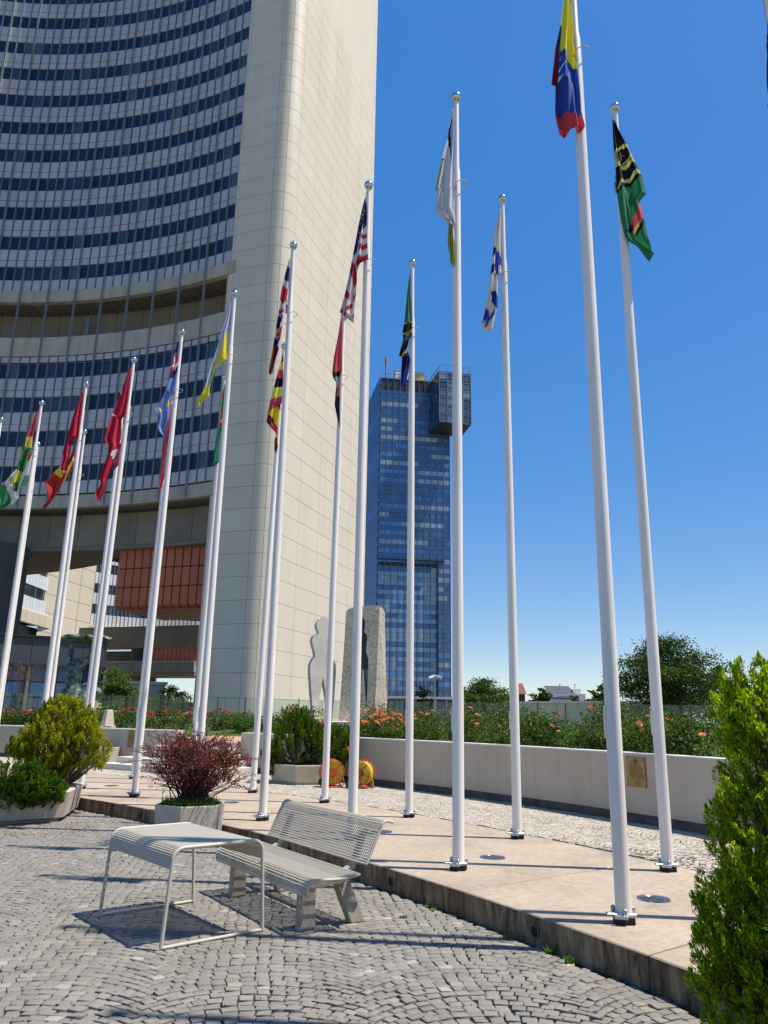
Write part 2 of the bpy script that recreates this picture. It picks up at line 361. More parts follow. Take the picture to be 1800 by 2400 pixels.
BRASS_D = plain('bronze_lettering', (.16, .105, .045), .5, .7)
def plaque(px, py, wd, hg, label):
    best = min((abs(proj(pol(WC, WR, a, 1))[0] - px), a) for a in [8 + .05 * k for k in range(1600)])[1]
    p = pol(WC, WR, best); z = at(px, py, p.y).z
    inward = Vector((WC[0] - p.x, WC[1] - p.y, 0)).normalized(); M = frame((p.x, p.y, z), (inward.y, -inward.x))   # local -y? choose facing inward
    M = Matrix(((-inward.y, inward.x, 0, p.x), (inward.x, inward.y, 0, p.y), (0, 0, 1, z), (0, 0, 0, 1)))
    pl = empty('plaque'); pl.matrix_basis = M
    m = MB(); m.box((0, .012, 0), (wd, .02, hg), ch=.004); m.build('plate', BRASS, pl)
    m = MB(); m.lathe([(.035, -.002), (.035, .003), (.02, .004)], 14); em = m.build('emblem', BRASS_D, pl); em.matrix_basis = Matrix.Translation((0, .0235, hg * .36)) @ Matrix.Rotation(-math.pi / 2, 4, 'X')
    for k in range(7):
        m = MB(); m.box((0, .0235, hg * (.2 - .065 * k)), (wd * (.72 if k % 3 else .6), .003, .011)); m.build('text_line', BRASS_D, pl)
    m = MB(); m.box((0, .0235, -hg * .38), (wd * .25, .003, .01)); m.build('text_line', BRASS_D, pl)
    for sx in (-1, 1):
        for sz in (-1, 1): 
            m = MB(); m.box((sx * wd * .44, .024, sz * hg * .45), (.014, .006, .014), ch=.003); m.build('screw', BRASS_D, pl)
    return tag(pl, label, 'plaque')
plaque(1491, 1809, .37, .42, 'bronze plaque on the wall between the two nearest flagpoles')
plaque(310, 1731, .31, .50, 'small bronze plaque on the wall left of the steps')
# ---- steps
STONE = plain('limestone_steps', (.56, .51, .45), .8, 0, .14, 5, .3)
steps = tag(empty('garden_steps', pol(WC, 28.2, 53.7, PZ)), 'pale stone steps climbing through the gap in the wall', 'steps')
inv = Matrix.Translation(-Vector(steps.location))
for i in range(5):
    r0 = 27.15 + .42 * i; hw = 4.0 - .46 * i if i < 4 else 2.42; z1 = PZ + .146 * (i + 1); z0 = PZ + .146 * i - (.02 if i == 0 else .0)
    ang = [53.85 - hw + 2 * hw * k / 10 for k in range(11)]
    poly = [pol(WC, r0, a) for a in ang] + [pol(WC, 29.35 if i > 3 else 28.95 - .002 * i, a) for a in reversed(ang)]
    m = MB(); m.prism([(p.x, p.y) for p in poly][::-1], z0 + .001, z1, .01); m.build('step', STONE, steps).matrix_basis = inv
# ---- garden terrace (lawn) out to the glass balustrade
t = NT('lawn'); n = t.noise(30, 5, coord='World'); n5 = t.noise(.6, 3, coord='World'); c = t.ramp(n, [(.3, (.03, .065, .012)), (.7, (.08, .15, .025))]); c = t.mix(.4, c, t.ramp(n5, [(.3, (.7, .7, .6)), (.7, (1, 1, 1))]), 'MULTIPLY'); t.bump(n, .9, .03); LAWN = t.set(c, .9, 0, .2)
m = MB(); N = 60
for i in range(N + 1):
    tt = i / N; m.v.append(tuple(pol(WC, WR + .2, lerp(4, 96, tt), TZ))); a = math.radians(lerp(48, -46, tt)); m.v.append((37 * math.sin(a), 37 * math.cos(a), TZ + .35))
m.f = [(2 * i, 2 * i + 1, 2 * i + 3, 2 * i + 2) for i in range(N)]; m.mi = [0] * N
tag(m.build('garden_lawn', LAWN), kind='structure')
m = MB(); 
for i in range(9):
    a = lerp(50.6, 57.2, i / 8); m.v += [tuple(pol(WC, WR + .19, a, TZ + .006)), tuple(pol(WC, WR + 2.0, a, TZ + .066))]
m.f = [(2 * i, 2 * i + 1, 2 * i + 3, 2 * i + 2) for i in range(8)]; m.mi = [0] * 8
tag(m.build('garden_path', plain('red_gravel', (.42, .25, .16), .95, 0, .25, 40, .5)), kind='structure')
# ================================================================ OFFICE TOWER (curved facade + lift shaft)
TC, TR = (-35.92, 16.41), 47.28
def tmat(a, r=TR, z=0):
    p = pol(TC, r, a, z); ar = math.radians(a); return frame(p, (math.sin(ar), -math.cos(ar)))
def scatter(parent, piece, mass, proto, mats, items, nmax, smooth=False):
    """items: list of matrices; the nmax that show largest become parts, the rest one stuff part"""
    me = proto.mesh(piece, mats, smooth, 40)
    def key(M):
        p = M.translation; x, y, d = proj(p); return (0 if inview(p, 30) else 1, d)
    items = sorted(items, key=key); 
    for M in items[:nmax]: obj(piece, me, None, parent, mw=M)
    if len(items) > nmax:
        mb = MB()
        for M in items[nmax:]:
            o = len(mb.v); mb.v += [tuple(M @ Vector(v)) for v in proto.v]; mb.f += [tuple(i + o for i in f) for f in proto.f]; mb.mi += proto.mi
        ob = mb.build(mass, mats, parent, smooth); ob['kind'] = 'stuff'
def glass_mat(name, c, rough=.04, rnd=.5, c2=None):
    t = NT(name); oi = t.n('ShaderNodeObjectInfo'); g = t.n('ShaderNodeNewGeometry')
    ad = t.n('ShaderNodeMath', operation='ADD'); t.l(oi.outputs['Random'], ad.inputs[0]); t.l(g.outputs['Random Per Island'], ad.inputs[1]); fr = t.n('ShaderNodeMath', operation='FRACT'); t.l(ad.outputs[0], fr.inputs[0])
    cc = t.ramp(fr.outputs[0], [(0, tuple(v * (1 - rnd) for v in c)), (.6, c), (.8, tuple(v * (1 + rnd) for v in c)), (1, c2 or tuple(v * (1 + rnd * 2) for v in c))])
    # slightly uneven panes
    t.bump(t.noise(.5, 2, coord='World'), .02, .05)
    return t.set(cc, rough, 0, .5)
GLASS = glass_mat('tower_glass', (.009, .016, .040), .03, .6, (.06, .095, .10))
ALU = plain('aluminium_panel', (.46, .425, .415), .42, .15, .07, .25, rnd=.06)
MULL = plain('mullion_metal', (.27, .265, .27), .35, .5, .08, .5); RAIL = plain('rail_metal', (.36, .355, .36), .3, .45, .08, .5)
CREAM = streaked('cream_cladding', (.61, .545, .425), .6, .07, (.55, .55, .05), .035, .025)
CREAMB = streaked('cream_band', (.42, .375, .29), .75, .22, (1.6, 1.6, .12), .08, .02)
JOINT = plain('dark_joint', (.06, .058, .052), .9)
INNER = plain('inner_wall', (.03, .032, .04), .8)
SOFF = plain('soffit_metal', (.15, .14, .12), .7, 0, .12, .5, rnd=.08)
tower = tag(empty('office_tower', (-14, 62, 0)), 'tall cream and glass office tower with concave facade and windowless corner shaft', 'building')
TW = Matrix.Translation((14, -62, 0))
class Local:
    pass
def tb(mb, name, mat, smooth=False):
    o = mb.build(name, mat, tower, smooth); o.matrix_basis = TW @ o.matrix_basis; return o
def tsc(piece, mass, proto, mats, items, nmax, smooth=False): scatter_parent(tower, TW, piece, mass, proto, mats, items, nmax, smooth)
def scatter_parent(parent, inv, piece, mass, proto, mats, items, nmax, smooth=False):
    before = set(parent.children); scatter(parent, piece, mass, proto, mats, items, nmax, smooth)
    for c in parent.children:
        if c not in before: c.matrix_basis = inv @ c.matrix_basis
BAY = 3.3; PAN = BAY / 3; A0 = 62.0
cols_a = [62.0 + PAN * (k + .5) for k in range(34)]; heavy = [62.0 + BAY * k for k in range(1, 12)]
up_rows = [41.03 + 3.32 * k for k in range(12)]; lo_rows = [30.9, 27.59, 24.30, 21.0]
pw = TR * math.radians(PAN)
# backing walls
def sector(name, mat, r0, r1, z0, z1, a0, a1, n=30):
    m = MB()
    for i in range(n + 1):
        a = lerp(a0, a1, i / n); m.v += [tuple(pol(TC, r0, a, z0)), tuple(pol(TC, r1, a, z0)), tuple(pol(TC, r1, a, z1)), tuple(pol(TC, r0, a, z1))]
    for i in range(n):
        for j in range(4): m.f.append((i * 4 + j, i * 4 + (j + 1) % 4, i * 4 + 4 + (j + 1) % 4, i * 4 + 4 + j))
    m.f += [(3, 2, 1, 0), (n * 4, n * 4 + 1, n * 4 + 2, n * 4 + 3)]; m.mi = [0] * len(m.f); return tb(m, name, mat)
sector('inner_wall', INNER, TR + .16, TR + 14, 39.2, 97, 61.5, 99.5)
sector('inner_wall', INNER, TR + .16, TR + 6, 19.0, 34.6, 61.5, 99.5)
sector('upper_wall', ALU, TR + .05, TR + .159, 81.2, 97, 61.5, 99.5)
# windows: glass pane + slim frame
m = MB(); wH = 1.44; gw = pw * .87
m.box((0, .07, wH / 2), (gw - .06, .03, wH - .06)); m.cur = 1
for sx in (-1, 1): m.box((sx * (gw / 2 - .012), .055, wH / 2), (.028, .07, wH))
m.box((0, .055, .014), (gw - .058, .07, .028)); m.box((0, .055, wH - .014), (gw - .058, .07, .028))
wins = [tmat(a, TR, z) for z in up_rows + lo_rows for a in cols_a]
tsc('window', 'window_rows', m, [GLASS, MULL], wins, 300)
m = MB(); m.box((0, .03, -.585), (gw, .08, 1.13), ch=.02)
sp = [tmat(a, TR, z) for z in up_rows + lo_rows for a in cols_a]; tsc('spandrel_panel', 'spandrel_rows', m, [ALU], sp, 300)
m = MB(); m.box((0, .03, .345), (gw, .08, .65), ch=.02)
sp = [tmat(a, TR, z + 1.45) for z in up_rows + lo_rows[1:] for a in cols_a]; tsc('upper_spandrel', 'upper_spandrel_rows', m, [ALU], sp, 300)
m = MB(); m.box((0, .03, .29), (gw, .08, .56), ch=.02); tsc('head_panel', 'head_panels', m, [ALU], [tmat(a, TR, 32.46) for a in cols_a], 60)
# mullions
for z0, z1 in ((39.9, 81), (19.7, 33.1)):
    m = MB(); m.box((0, -.03, (z1 - z0) / 2), (.055, .16, z1 - z0)); tsc('mullion', 'mullions', m, [MULL], [tmat(62 + PAN * k, TR, z0) for k in range(34) if k % 3], 60)
m = MB()
for sx in (-1, 1): m.box((sx * .055, -.10, 41), (.03, .18, 82 - .0))
m.box((0, -.02, 41), (.07, .1, 82)); m.box((0, -.12, -.05), (.16, .2, .12), ch=.03)
tsc('facade_rail', 'facade_rails', m, [RAIL], [tmat(a, TR, 18.75) for a in heavy], 60)
# bands, recess, soffits
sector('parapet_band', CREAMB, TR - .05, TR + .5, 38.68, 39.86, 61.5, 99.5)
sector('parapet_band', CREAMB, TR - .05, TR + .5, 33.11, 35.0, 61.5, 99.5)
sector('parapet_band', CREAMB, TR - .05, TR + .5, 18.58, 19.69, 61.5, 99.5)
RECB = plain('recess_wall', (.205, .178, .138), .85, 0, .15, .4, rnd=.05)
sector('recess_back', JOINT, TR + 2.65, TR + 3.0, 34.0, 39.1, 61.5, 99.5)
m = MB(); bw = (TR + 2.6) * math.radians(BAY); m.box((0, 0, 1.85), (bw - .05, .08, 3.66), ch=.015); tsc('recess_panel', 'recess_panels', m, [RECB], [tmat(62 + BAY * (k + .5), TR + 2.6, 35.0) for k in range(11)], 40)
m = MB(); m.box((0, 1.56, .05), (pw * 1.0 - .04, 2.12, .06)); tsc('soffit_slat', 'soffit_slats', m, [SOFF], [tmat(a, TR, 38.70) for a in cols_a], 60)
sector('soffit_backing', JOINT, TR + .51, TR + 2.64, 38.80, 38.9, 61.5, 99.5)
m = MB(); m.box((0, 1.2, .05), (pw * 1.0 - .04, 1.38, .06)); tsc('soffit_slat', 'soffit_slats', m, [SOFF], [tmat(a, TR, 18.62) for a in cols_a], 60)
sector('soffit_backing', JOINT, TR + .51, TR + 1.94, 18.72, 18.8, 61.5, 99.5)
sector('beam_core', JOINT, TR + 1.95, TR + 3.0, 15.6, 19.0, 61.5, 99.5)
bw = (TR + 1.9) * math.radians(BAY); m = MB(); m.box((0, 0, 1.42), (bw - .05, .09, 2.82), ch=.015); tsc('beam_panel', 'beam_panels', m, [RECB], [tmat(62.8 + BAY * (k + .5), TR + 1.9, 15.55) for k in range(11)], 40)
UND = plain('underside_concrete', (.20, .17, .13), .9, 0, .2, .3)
m = MB()
for i in range(31):
    a = lerp(61.5, 99.5, i / 30); r_o = TR + max(6.0, 7.5 + (a - 79.7) * .56); m.v += [tuple(pol(TC, TR + 1.86, a, 15.2)), tuple(pol(TC, r_o, a, 15.2)), tuple(pol(TC, r_o, a, 15.54)), tuple(pol(TC, TR + 1.86, a, 15.54))]
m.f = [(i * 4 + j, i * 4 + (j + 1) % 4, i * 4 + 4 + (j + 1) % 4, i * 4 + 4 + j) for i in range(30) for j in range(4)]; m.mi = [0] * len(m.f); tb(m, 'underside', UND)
for k in range(2):    # round ceiling light under the building
    p = pol(TC, TR + 6.5 + 4 * k, 77 - 5 * k, 15.19); m = MB(); m.lathe([(.9, 0), (.9, -.12), (.7, -.14)], 20, p); tb(m, 'ceiling_light', JOINT)
# maintenance pipe in the recess
m = MB(); p = pol(TC, TR + 1.6, 81.2); m.tube([(p.x, p.y, 35.1), (p.x + .1, p.y, 37.8)], .16, 10); m.tube([(p.x - .1, p.y, 37.3), (p.x - .9, p.y - .1, 36.6)], .05, 6); m.tube([(p.x - .3, p.y, 35.2), (p.x - .1, p.y, 37.9)], .05, 6); tb(m, 'davit_arm', MULL)
# dark round pier below, left
PIER = plain('pier_concrete', (.085, .085, .085), .85, 0, .15, .4)
pp = at(10, 1400, 63.5); m = MB(); m.lathe([(3.6, -1), (3.6, 15.2)], 32, (pp.x - 2.35, pp.y, 0)); tb(m, 'pier', PIER, True)
# red-brown clad volume under the building
RED = plain('red_brown_panel', (.50, .125, .050), .5, .0, .06, .4, rnd=.07); REDJ = plain('red_joint', (.07, .018, .010), .8)
rA, rB = Vector((-14.6, 62.0, 0)), Vector((-22.9, 64.6, 0)); L = (rB - rA).length; RM = frame((rB.x, rB.y, 0), (rA - rB))
mb = MB(); mb.box((L / 2, 4.1, 13.0), (L - .06, 7.98, 5.06)); o = tb(mb, 'red_core', REDJ); o.matrix_basis = TW @ RM
npn = 11; pwid = L / npn
for r_, (z0, z1) in enumerate(((13.62, 15.3), (11.98, 13.55), (10.35, 11.91))):
    m = MB(); m.box((0, 0, (z1 - z0) / 2), (pwid - .11, .14, z1 - z0), ch=.03); tsc('red_panel', 'red_panels', m, [RED], [RM @ Matrix.Translation((pwid * (k + .5), 0, z0)) for k in range(npn)], 60)
m = MB(); m.add([(-pwid / 2 + .055, -.05, .28), (pwid / 2 - .055, -.05, .28), (pwid / 2 - .055, .10, 0), (-pwid / 2 + .055, .10, 0), (pwid / 2 - .055, .5, -.16), (-pwid / 2 + .055, .5, -.16), (pwid / 2 - .055, 7.5, -.2), (-pwid / 2 + .055, 7.5, -.2)], [(0, 1, 2, 3), (3, 2, 4, 5), (5, 4, 6, 7)]); tsc('red_soffit_panel', 'red_soffit', m, [RED], [RM @ Matrix.Translation((pwid * (k + .5), 0, 10.28)) for k in range(npn)], 40)
m = MB(); m.box((0, 0, .5), (.05, 8, 1.0)); 
# ---- lift shaft
u = Vector((.944, -.33, 0)).normalized(); v = Vector((-u.y, u.x, 0))      # u along shaded face, v along sunlit face
C1 = Vector((-14.40, 58.42, 0)); C2 = Vector((-8.79, 56.47, 0)); r1, r2 = 1.0, 1.6
def arc(cor, r, d_in, d_out, t0, t1, n):   # quarter round at cor between incoming tangent d_in and outgoing d_out
    c = cor - d_in * r + d_out * r; return [c + (-d_out) * r * math.cos(t * math.pi / 2) + d_in * r * math.sin(t * math.pi / 2) for t in [lerp(t0, t1, k / n) for k in range(n + 1)]]
colA = arc(C1, r1, -v, u, 0, 1, 6); colB = [C1 + u * r1, C2 - u * r2]; colC = arc(C2, r2, u, v, 0, .42, 5); colD = arc(C2, r2, u, v, .42, 1, 6)
def t_at(azd): k = math.tan(math.radians(azd)); return (-(C2.x) + C2.y * k) / (v.x - v.y * k)
ts = [r2] + [t_at(a) for a in (-6.65, -5.1, -3.85, -2.75)]; tE = t_at(-1.42); ts.append(tE)
cols_s = [colA, colB, colC, colD] + [[C2 + v * a, C2 + v * b] for a, b in zip(ts[:-1], ts[1:])]
PH = 1.805
def shrink(pl, g):
    pl = [p.copy() for p in pl]; d = (pl[1] - pl[0]).normalized(); pl[0] += d * g; d = (pl[-2] - pl[-1]).normalized(); pl[-1] += d * g; return pl
items_done = 0
for ci, pl in enumerate(cols_s):
    pl = shrink(pl, .014); m = MB(); n = len(pl); nor = []
    for i in range(n):
        d = (pl[min(i + 1, n - 1)] - pl[max(i - 1, 0)]).normalized(); nor.append(Vector((d.y, -d.x, 0)))
    c0 = pl[n // 2].copy(); vs = []
    for z, off in ((.012, 0), (.022, .012), (PH - .022, .012), (PH - .012, 0)):
        vs += [p - c0 + nn * (off) + Vector((0, 0, z)) for p, nn in zip(pl, nor)]
    vs += [p - c0 - nn * .08 + Vector((0, 0, .012)) for p, nn in zip(pl, nor)] + [p - c0 - nn * .08 + Vector((0, 0, PH - .012)) for p, nn in zip(pl, nor)]
    fs = [(r_ * n + i, r_ * n + i + 1, (r_ + 1) * n + i + 1, (r_ + 1) * n + i) for r_ in range(3) for i in range(n - 1)]
    fs += [(4 * n + i, 4 * n + i + 1, i + 1, i) for i in range(n - 1)] + [(3 * n + i, 3 * n + i + 1, 5 * n + i + 1, 5 * n + i) for i in range(n - 1)]
    fs += [(0, n, 2 * n, 3 * n, 5 * n, 4 * n), tuple(k * n + n - 1 for k in (0, 1, 2, 3, 5, 4))[::-1]]
    m.add(vs, fs)
    zs = [1.0 + PH * k for k in range(40)]
    its = [Matrix.Translation((c0.x, c0.y, z)) for z in zs]
    tsc('wall_panel', 'wall_panels', m, [CREAM], its, 34 if ci == 0 else 33, smooth=len(pl) > 2)
plan = [p for c in cols_s for p in c]; E2 = C2 + v * tE
def inset(pl, d):
    out = []
    for i, p in enumerate(pl):
        dd = (pl[min(i + 1, len(pl) - 1)] - pl[max(i - 1, 0)]).normalized(); out.append(p - Vector((dd.y, -dd.x, 0)) * d)
    return out
pin = inset(plan, .045); poly = [(p.x, p.y) for p in pin] + [((E2 - u * 7.2).x, (E2 - u * 7.2).y)]
m = MB(); m.prism(poly, -1, 73.2); tb(m, 'shaft_core', plain('shaft_joint', (.33, .295, .23), .9), False)
m = MB(); m.prism([(p.x, p.y) for p in plan] + [((E2 - u * 7.2).x, (E2 - u * 7.2).y)], 73.21, 98); tb(m, 'shaft_head', CREAM)
# ================================================================ background buildings
# ---- glass office tower with overhanging box
BT = tag(empty('glass_tower', (10, 292, 0)), 'dark blue glass tower with an overhanging box near its top', 'building'); BI = Matrix.Translation((-10, -292, 0))
def bb(mb, name, mat, smooth=False, parent=None):
    o = mb.build(name, mat, parent or BT, smooth)
    if parent is None: o.matrix_basis = BI
    return o
BG = glass_mat('blue_glass', (.06, .15, .32), .03, .2, (.08, .19, .38))  # reflected sky is put into the blue of the tower's panes
BG_L = glass_mat('pale_blind', (.25, .34, .44), .25, .15)
BG_B = glass_mat('bright_blue_glass', (.08, .24, .52), .05, .15)
BSP = plain('dark_spandrel', (.085, .13, .22), .25, .3, .1, .05); BSPL = plain('pale_spandrel', (.22, .34, .47), .3, .2, .1, .05)
BMU = plain('tower_mullion', (.21, .25, .31), .4, .5); BCORE = plain('tower_core', (.012, .016, .028), .6)
p0 = Vector((-2, 290, 0)); fd = Vector((.99, .142, 0)).normalized(); fn = Vector((fd.y, -fd.x, 0)); FM = frame((p0.x, p0.y, 0), fd); FL = 28.9; NC = 11; cw = FL / NC; FH = 3.64
m = MB(); m.box((FL / 2, 17.0, 68), (FL, 32, 141)); m.box((FL / 2, .55, 98.6), (FL, .9, 79.5)); m.box((FL * .918, .55, 30), (FL * .163, .9, 62)); o = bb(m, 'core', BCORE); o.matrix_basis = BI @ FM
rows = [131.4 - FH * k for k in range(36)]; rr = random.Random(3)
its = {0: [], 1: [], 2: []}; spd = []; spl = []
for k, z in enumerate(rows):
    lowz = z < 60
    run = 0; typ = 0
    for c_ in range(NC):
        for h_ in range(2):
            if run <= 0: typ = rr.choices((0, 1, 2), (.45, .27, .28) if not lowz else (.55, .30, .15))[0]; run = rr.randint(3, 12)
            run -= 1; x = (c_ + .27 + .46 * h_) * cw
            its[typ].append(FM @ Matrix.Translation((x, -.05 if not (lowz and c_ < 9) else .55, z - 1.95)))
        (spl if lowz and c_ < 9 else spd).append(FM @ Matrix.Translation(((c_ + .5) * cw, -.05 if not (lowz and c_ < 9) else .55, z)))
m = MB(); m.box((0, 0, .93), (cw * .44, .1, 1.86))
for ty, mt, nm in ((0, BG, 'window'), (1, BG_L, 'blind_window'), (2, BG_B, 'blue_window')): scatter_parent(BT, BI, nm, nm + 's', m, [mt], its[ty], 110 if ty else 160)
m = MB(); m.box((0, 0, .82), (cw * .95, .12, 1.6)); scatter_parent(BT, BI, 'spandrel_panel', 'spandrel_panels', m, [BSP], spd, 200); scatter_parent(BT, BI, 'pale_spandrel', 'pale_spandrels', m, [BSPL], spl, 100)
m = MB(); m.box((0, -.1, 66), (.12, .3, 141)); scatter_parent(BT, BI, 'mullion', 'mullions', m, [BMU], [FM @ Matrix.Translation((cw * k, 0, 0)) for k in range(NC + 1)], 20)
m = MB(); m.box((13.2, -.25, 61.3), (26.4, .9, .5)); m.box((9 * cw, -.25, 30), (.5, .9, 62)); o = bb(m, 'recess_edge', BCORE); o.matrix_basis = BI @ FM
# left side of the tower: stepped glass strips
sdv = Vector((-.194, .981, 0)).normalized(); SM = frame((p0.x, p0.y, 0), -sdv)
SG = glass_mat('side_glass', (.045, .13, .32), .45, .15); SG.node_tree.nodes['Principled BSDF'].inputs['Specular IOR Level'].default_value = .15  # reflected blue is put into the base colour; gloss is kept low
m = MB(); m.add([(0, 0, 0), (-33, 0, 0), (-33, .35, 3.5), (0, .35, 3.5)], [(0, 1, 2, 3)]); m.cur = 1; m.add([(0, .0, 3.5), (-33, .0, 3.5), (-33, .35, 3.5), (0, .35, 3.5), (0, -.02, 3.64), (-33, -.02, 3.64)], [(0, 1, 2, 3), (0, 1, 5, 4)])
SMM = Matrix(((-sdv.x, -.98, 0, p0.x - .3), (-sdv.y, -.19, 0, p0.y), (0, 0, 1, 0), (0, 0, 0, 1)))
m2 = MB(); 
for k in range(38): 
    z = 1 + FH * k
    m2.cur = 0; q = [p0 + Vector((-.1, 0, z)), p0 + sdv * 33 + Vector((-.1, 0, z)), p0 + sdv * 33 + Vector((-.5, 0, z + 3.3)), p0 + Vector((-.5, 0, z + 3.3))]; m2.add(q, [(0, 1, 2, 3)])
    m2.cur = 1; m2.add([q[3], q[2], q[2] + Vector((.4, 0, .34)), q[3] + Vector((.4, 0, .34))], [(0, 1, 2, 3)])
o = bb(m2, 'side_glazing', [SG, BSP]); o['kind'] = 'stuff'
# roof edge, terrace, sign, mast
m = MB(); 
for x in [cw * k for k in range(8)]: m.box((x, 0, 138.4), (.15, .15, 4.2))
m.box((FL * .34, 0, 140.4), (FL * .68, .16, .16)); m.box((FL * .34, 0, 138.5), (FL * .68, .12, .12)); o = bb(m, 'roof_railing', BMU); o.matrix_basis = BI @ FM
SIGN = plain('sign_grey', (.20, .21, .21), .5); SW = plain('sign_white', (.75, .75, .74), .5); SY = plain('sign_yellow', (.75, .55, .02), .5)
sg = empty('roof_sign'); sg.matrix_basis = FM @ Matrix.Translation((5.5, 1.2, 137.6)); tag(sg, 'grey rooftop sign with white letters EY on the dark glass tower', 'sign')
m = MB(); m.box((6.6, .25, 2.6), (13.2, .5, 5.2)); m.build('sign_board', SIGN, sg)
def letter(polys, name, mat):
    for pl in polys:
        m = MB(); n = len(pl); m.add([(x, -.12, z) for x, z in pl] + [(x, -.02, z) for x, z in pl], [tuple(range(n)), tuple(range(2 * n - 1, n - 1, -1))] + [(i, n + i, n + (i + 1) % n, (i + 1) % n) for i in range(n)]); m.build(name, mat, sg)
letter([[(.5, .9), (3.1, .9), (3.1, 1.7), (1.5, 1.7), (1.5, 2.3), (2.8, 2.3), (2.8, 3.0), (1.5, 3.0), (1.5, 3.6), (3.1, 3.6), (3.1, 4.4), (.5, 4.4)], [(3.6, 4.4), (4.7, 4.4), (5.4, 3.2), (6.1, 4.4), (7.2, 4.4), (5.9, 2.3), (5.9, .9), (4.9, .9), (4.9, 2.3)]], 'letter', SW)
letter([[(7.4, .5), (13.0, .5), (13.0, 4.0)]], 'yellow_beam', SY)
m = MB(); p = at(904, 883, 293); m.tube([(p.x, p.y, 134), (p.x, p.y, p.z + 9.2)], .32, 8); m.tube([(p.x, p.y, p.z + 6), (p.x, p.y, p.z + 8.6)], .5, 8); bb(m, 'mast', plain('mast_red', (.30, .11, .08), .6))
# overhanging box
q0, q1, q2, q3 = Vector((21.3, 279.2, 0)), Vector((34.2, 282.3, 0)), Vector((31.6, 296, 0)), Vector((17.9, 293.6, 0))
m = MB(); m.prism([(p.x, p.y) for p in (q0, q1, q2, q3)], 114.8, 136.8); bb(m, 'box_core', BCORE)
XG = glass_mat('box_glass', (.11, .155, .21), .06, .5); XS = glass_mat('box_side_glass', (.03, .055, .11), .04, .4)
bd = (q1 - q0).normalized(); XM = frame((q0.x, q0.y, 0), bd); XL = (q1 - q0).length
its = []; 
for k in range(6):
    for c_ in range(4): its.append(XM @ Matrix.Translation(((c_ + .5) * XL / 4, -.06, 115.0 + 3.64 * k)))
m = MB(); m.box((0, 0, 1.75), (XL / 4 - .3, .08, 3.3)); scatter_parent(BT, BI, 'box_window', 'box_windows', m, [XG], its, 60)
m = MB(); 
for k in range(5): m.box((XL / 4 * k, -.15, 126.8), (.22, .25, 24))
for k in range(8): m.box((XL / 2, -.12, 114.9 + 3.64 * k * .965), (XL, .2, .2))
for x in (0, XL): m.box((x, 7, 138.7), (.2, 14, .2)); m.box((x, 7, 136.9), (.2, 14, .2))
m.box((XL / 2, 14, 138.7), (XL, .2, .2))
for x in (0, XL):
    for k in range(1, 5): m.box((x, 3.4 * k, 137.7), (.18, .18, 2))
m.box((XL / 2, 3, 137.8), (XL - 2, .3, .3)); o = bb(m, 'box_frame', BMU); o.matrix_basis = BI @ XM
bs = (q3 - q0).normalized(); YL = (q3 - q0).length; YM = frame((q0.x, q0.y, 0), bs)
its = [YM @ Matrix.Translation(((c_ + .5) * YL / 5, .06, 115.0 + 3.64 * k)) for k in range(6) for c_ in range(5)]; m = MB(); m.box((0, 0, 1.75), (YL / 5 - .2, .08, 3.4)); scatter_parent(BT, BI, 'side_window', 'side_windows', m, [XS], its, 60)
# ---- dark entrance pavilion, left
PV = tag(empty('entrance_pavilion', (-19, 44, 0)), 'low dark grey pavilion with reflecting blue windows behind the bronze statue', 'building'); VI = Matrix.Translation((19, -44, 0))
DG = plain('dark_cladding', (.05, .053, .06), .5, .2, .08, .5, rnd=.1); DG2 = plain('dark_frame', (.012, .014, .018), .5); PG = glass_mat('pavilion_glass', (.025, .09, .20), .01, .15); DCOL = plain('pavilion_column', (.16, .15, .13), .8)  # blue sky reflection is put into the pavilion pane colour
pa, pb = at(-60, 1560, 41.5), at(247, 1560, 45.0); pl = Vector((pb.x - pa.x, pb.y - pa.y, 0)); PL_ = pl.length; PM = frame((pa.x, pa.y, 0), pl)
m = MB(); m.box((PL_ / 2, 4.1, 2.2), (PL_, 8, 6.2)); o = m.build('core', DG2, PV); o.matrix_basis = VI @ PM
nb = 5; bwid = PL_ / nb
m = MB(); m.box((0, 0, .72), (bwid - .03, .14, 1.46), ch=.01); scatter_parent(PV, VI, 'cladding_panel', 'x', m, [DG], [PM @ Matrix.Translation((bwid * (k + .5), 0, 4.15)) for k in range(nb)], 20)
m = MB(); m.box((PL_ / 2, .2, 5.68), (PL_ + .2, .8, .1)); m.box((PL_ / 2, -.06, 4.05), (PL_ + .1, .3, .16)); o = m.build('roof_edge', DG2, PV); o.matrix_basis = VI @ PM
for zz, hh in ((3.25, .72), (2.42, .76), (1.0, 1.3)):
    m = MB(); m.box((0, .05, hh / 2), (bwid - .34, .06, hh)); scatter_parent(PV, VI, 'window', 'x', m, [PG], [PM @ Matrix.Translation((bwid * (k + .5), 0, zz)) for k in range(nb)], 20)
m = MB(); m.box((0, -.1, 2.4), (.18, .2, 3.4)); scatter_parent(PV, VI, 'column', 'x', m, [DCOL], [PM @ Matrix.Translation((bwid * k, 0, 0)) for k in range(nb + 1)], 20)
# ---- second office block seen through the opening
SB = tag(empty('second_office_block', (-36, 108, 0)), 'sunlit white and cream office block seen under the tower', 'building'); SI = Matrix.Translation((36, -108, 0))
CR2 = plain('cream_cladding_far', (.56, .505, .39), .7, 0, .04, .1, rnd=.03); WH2 = plain('white_spandrel', (.62, .64, .68), .5, 0, .05, .1, rnd=.04); GR2 = glass_mat('far_glass', (.03, .05, .06), .15, .5)
def sb(mb, name, mat, smooth=False): o = mb.build(name, mat, SB, smooth); o.matrix_basis = SI; return o
s0, s1 = at(250, 1560, 102), at(430, 1560, 102)
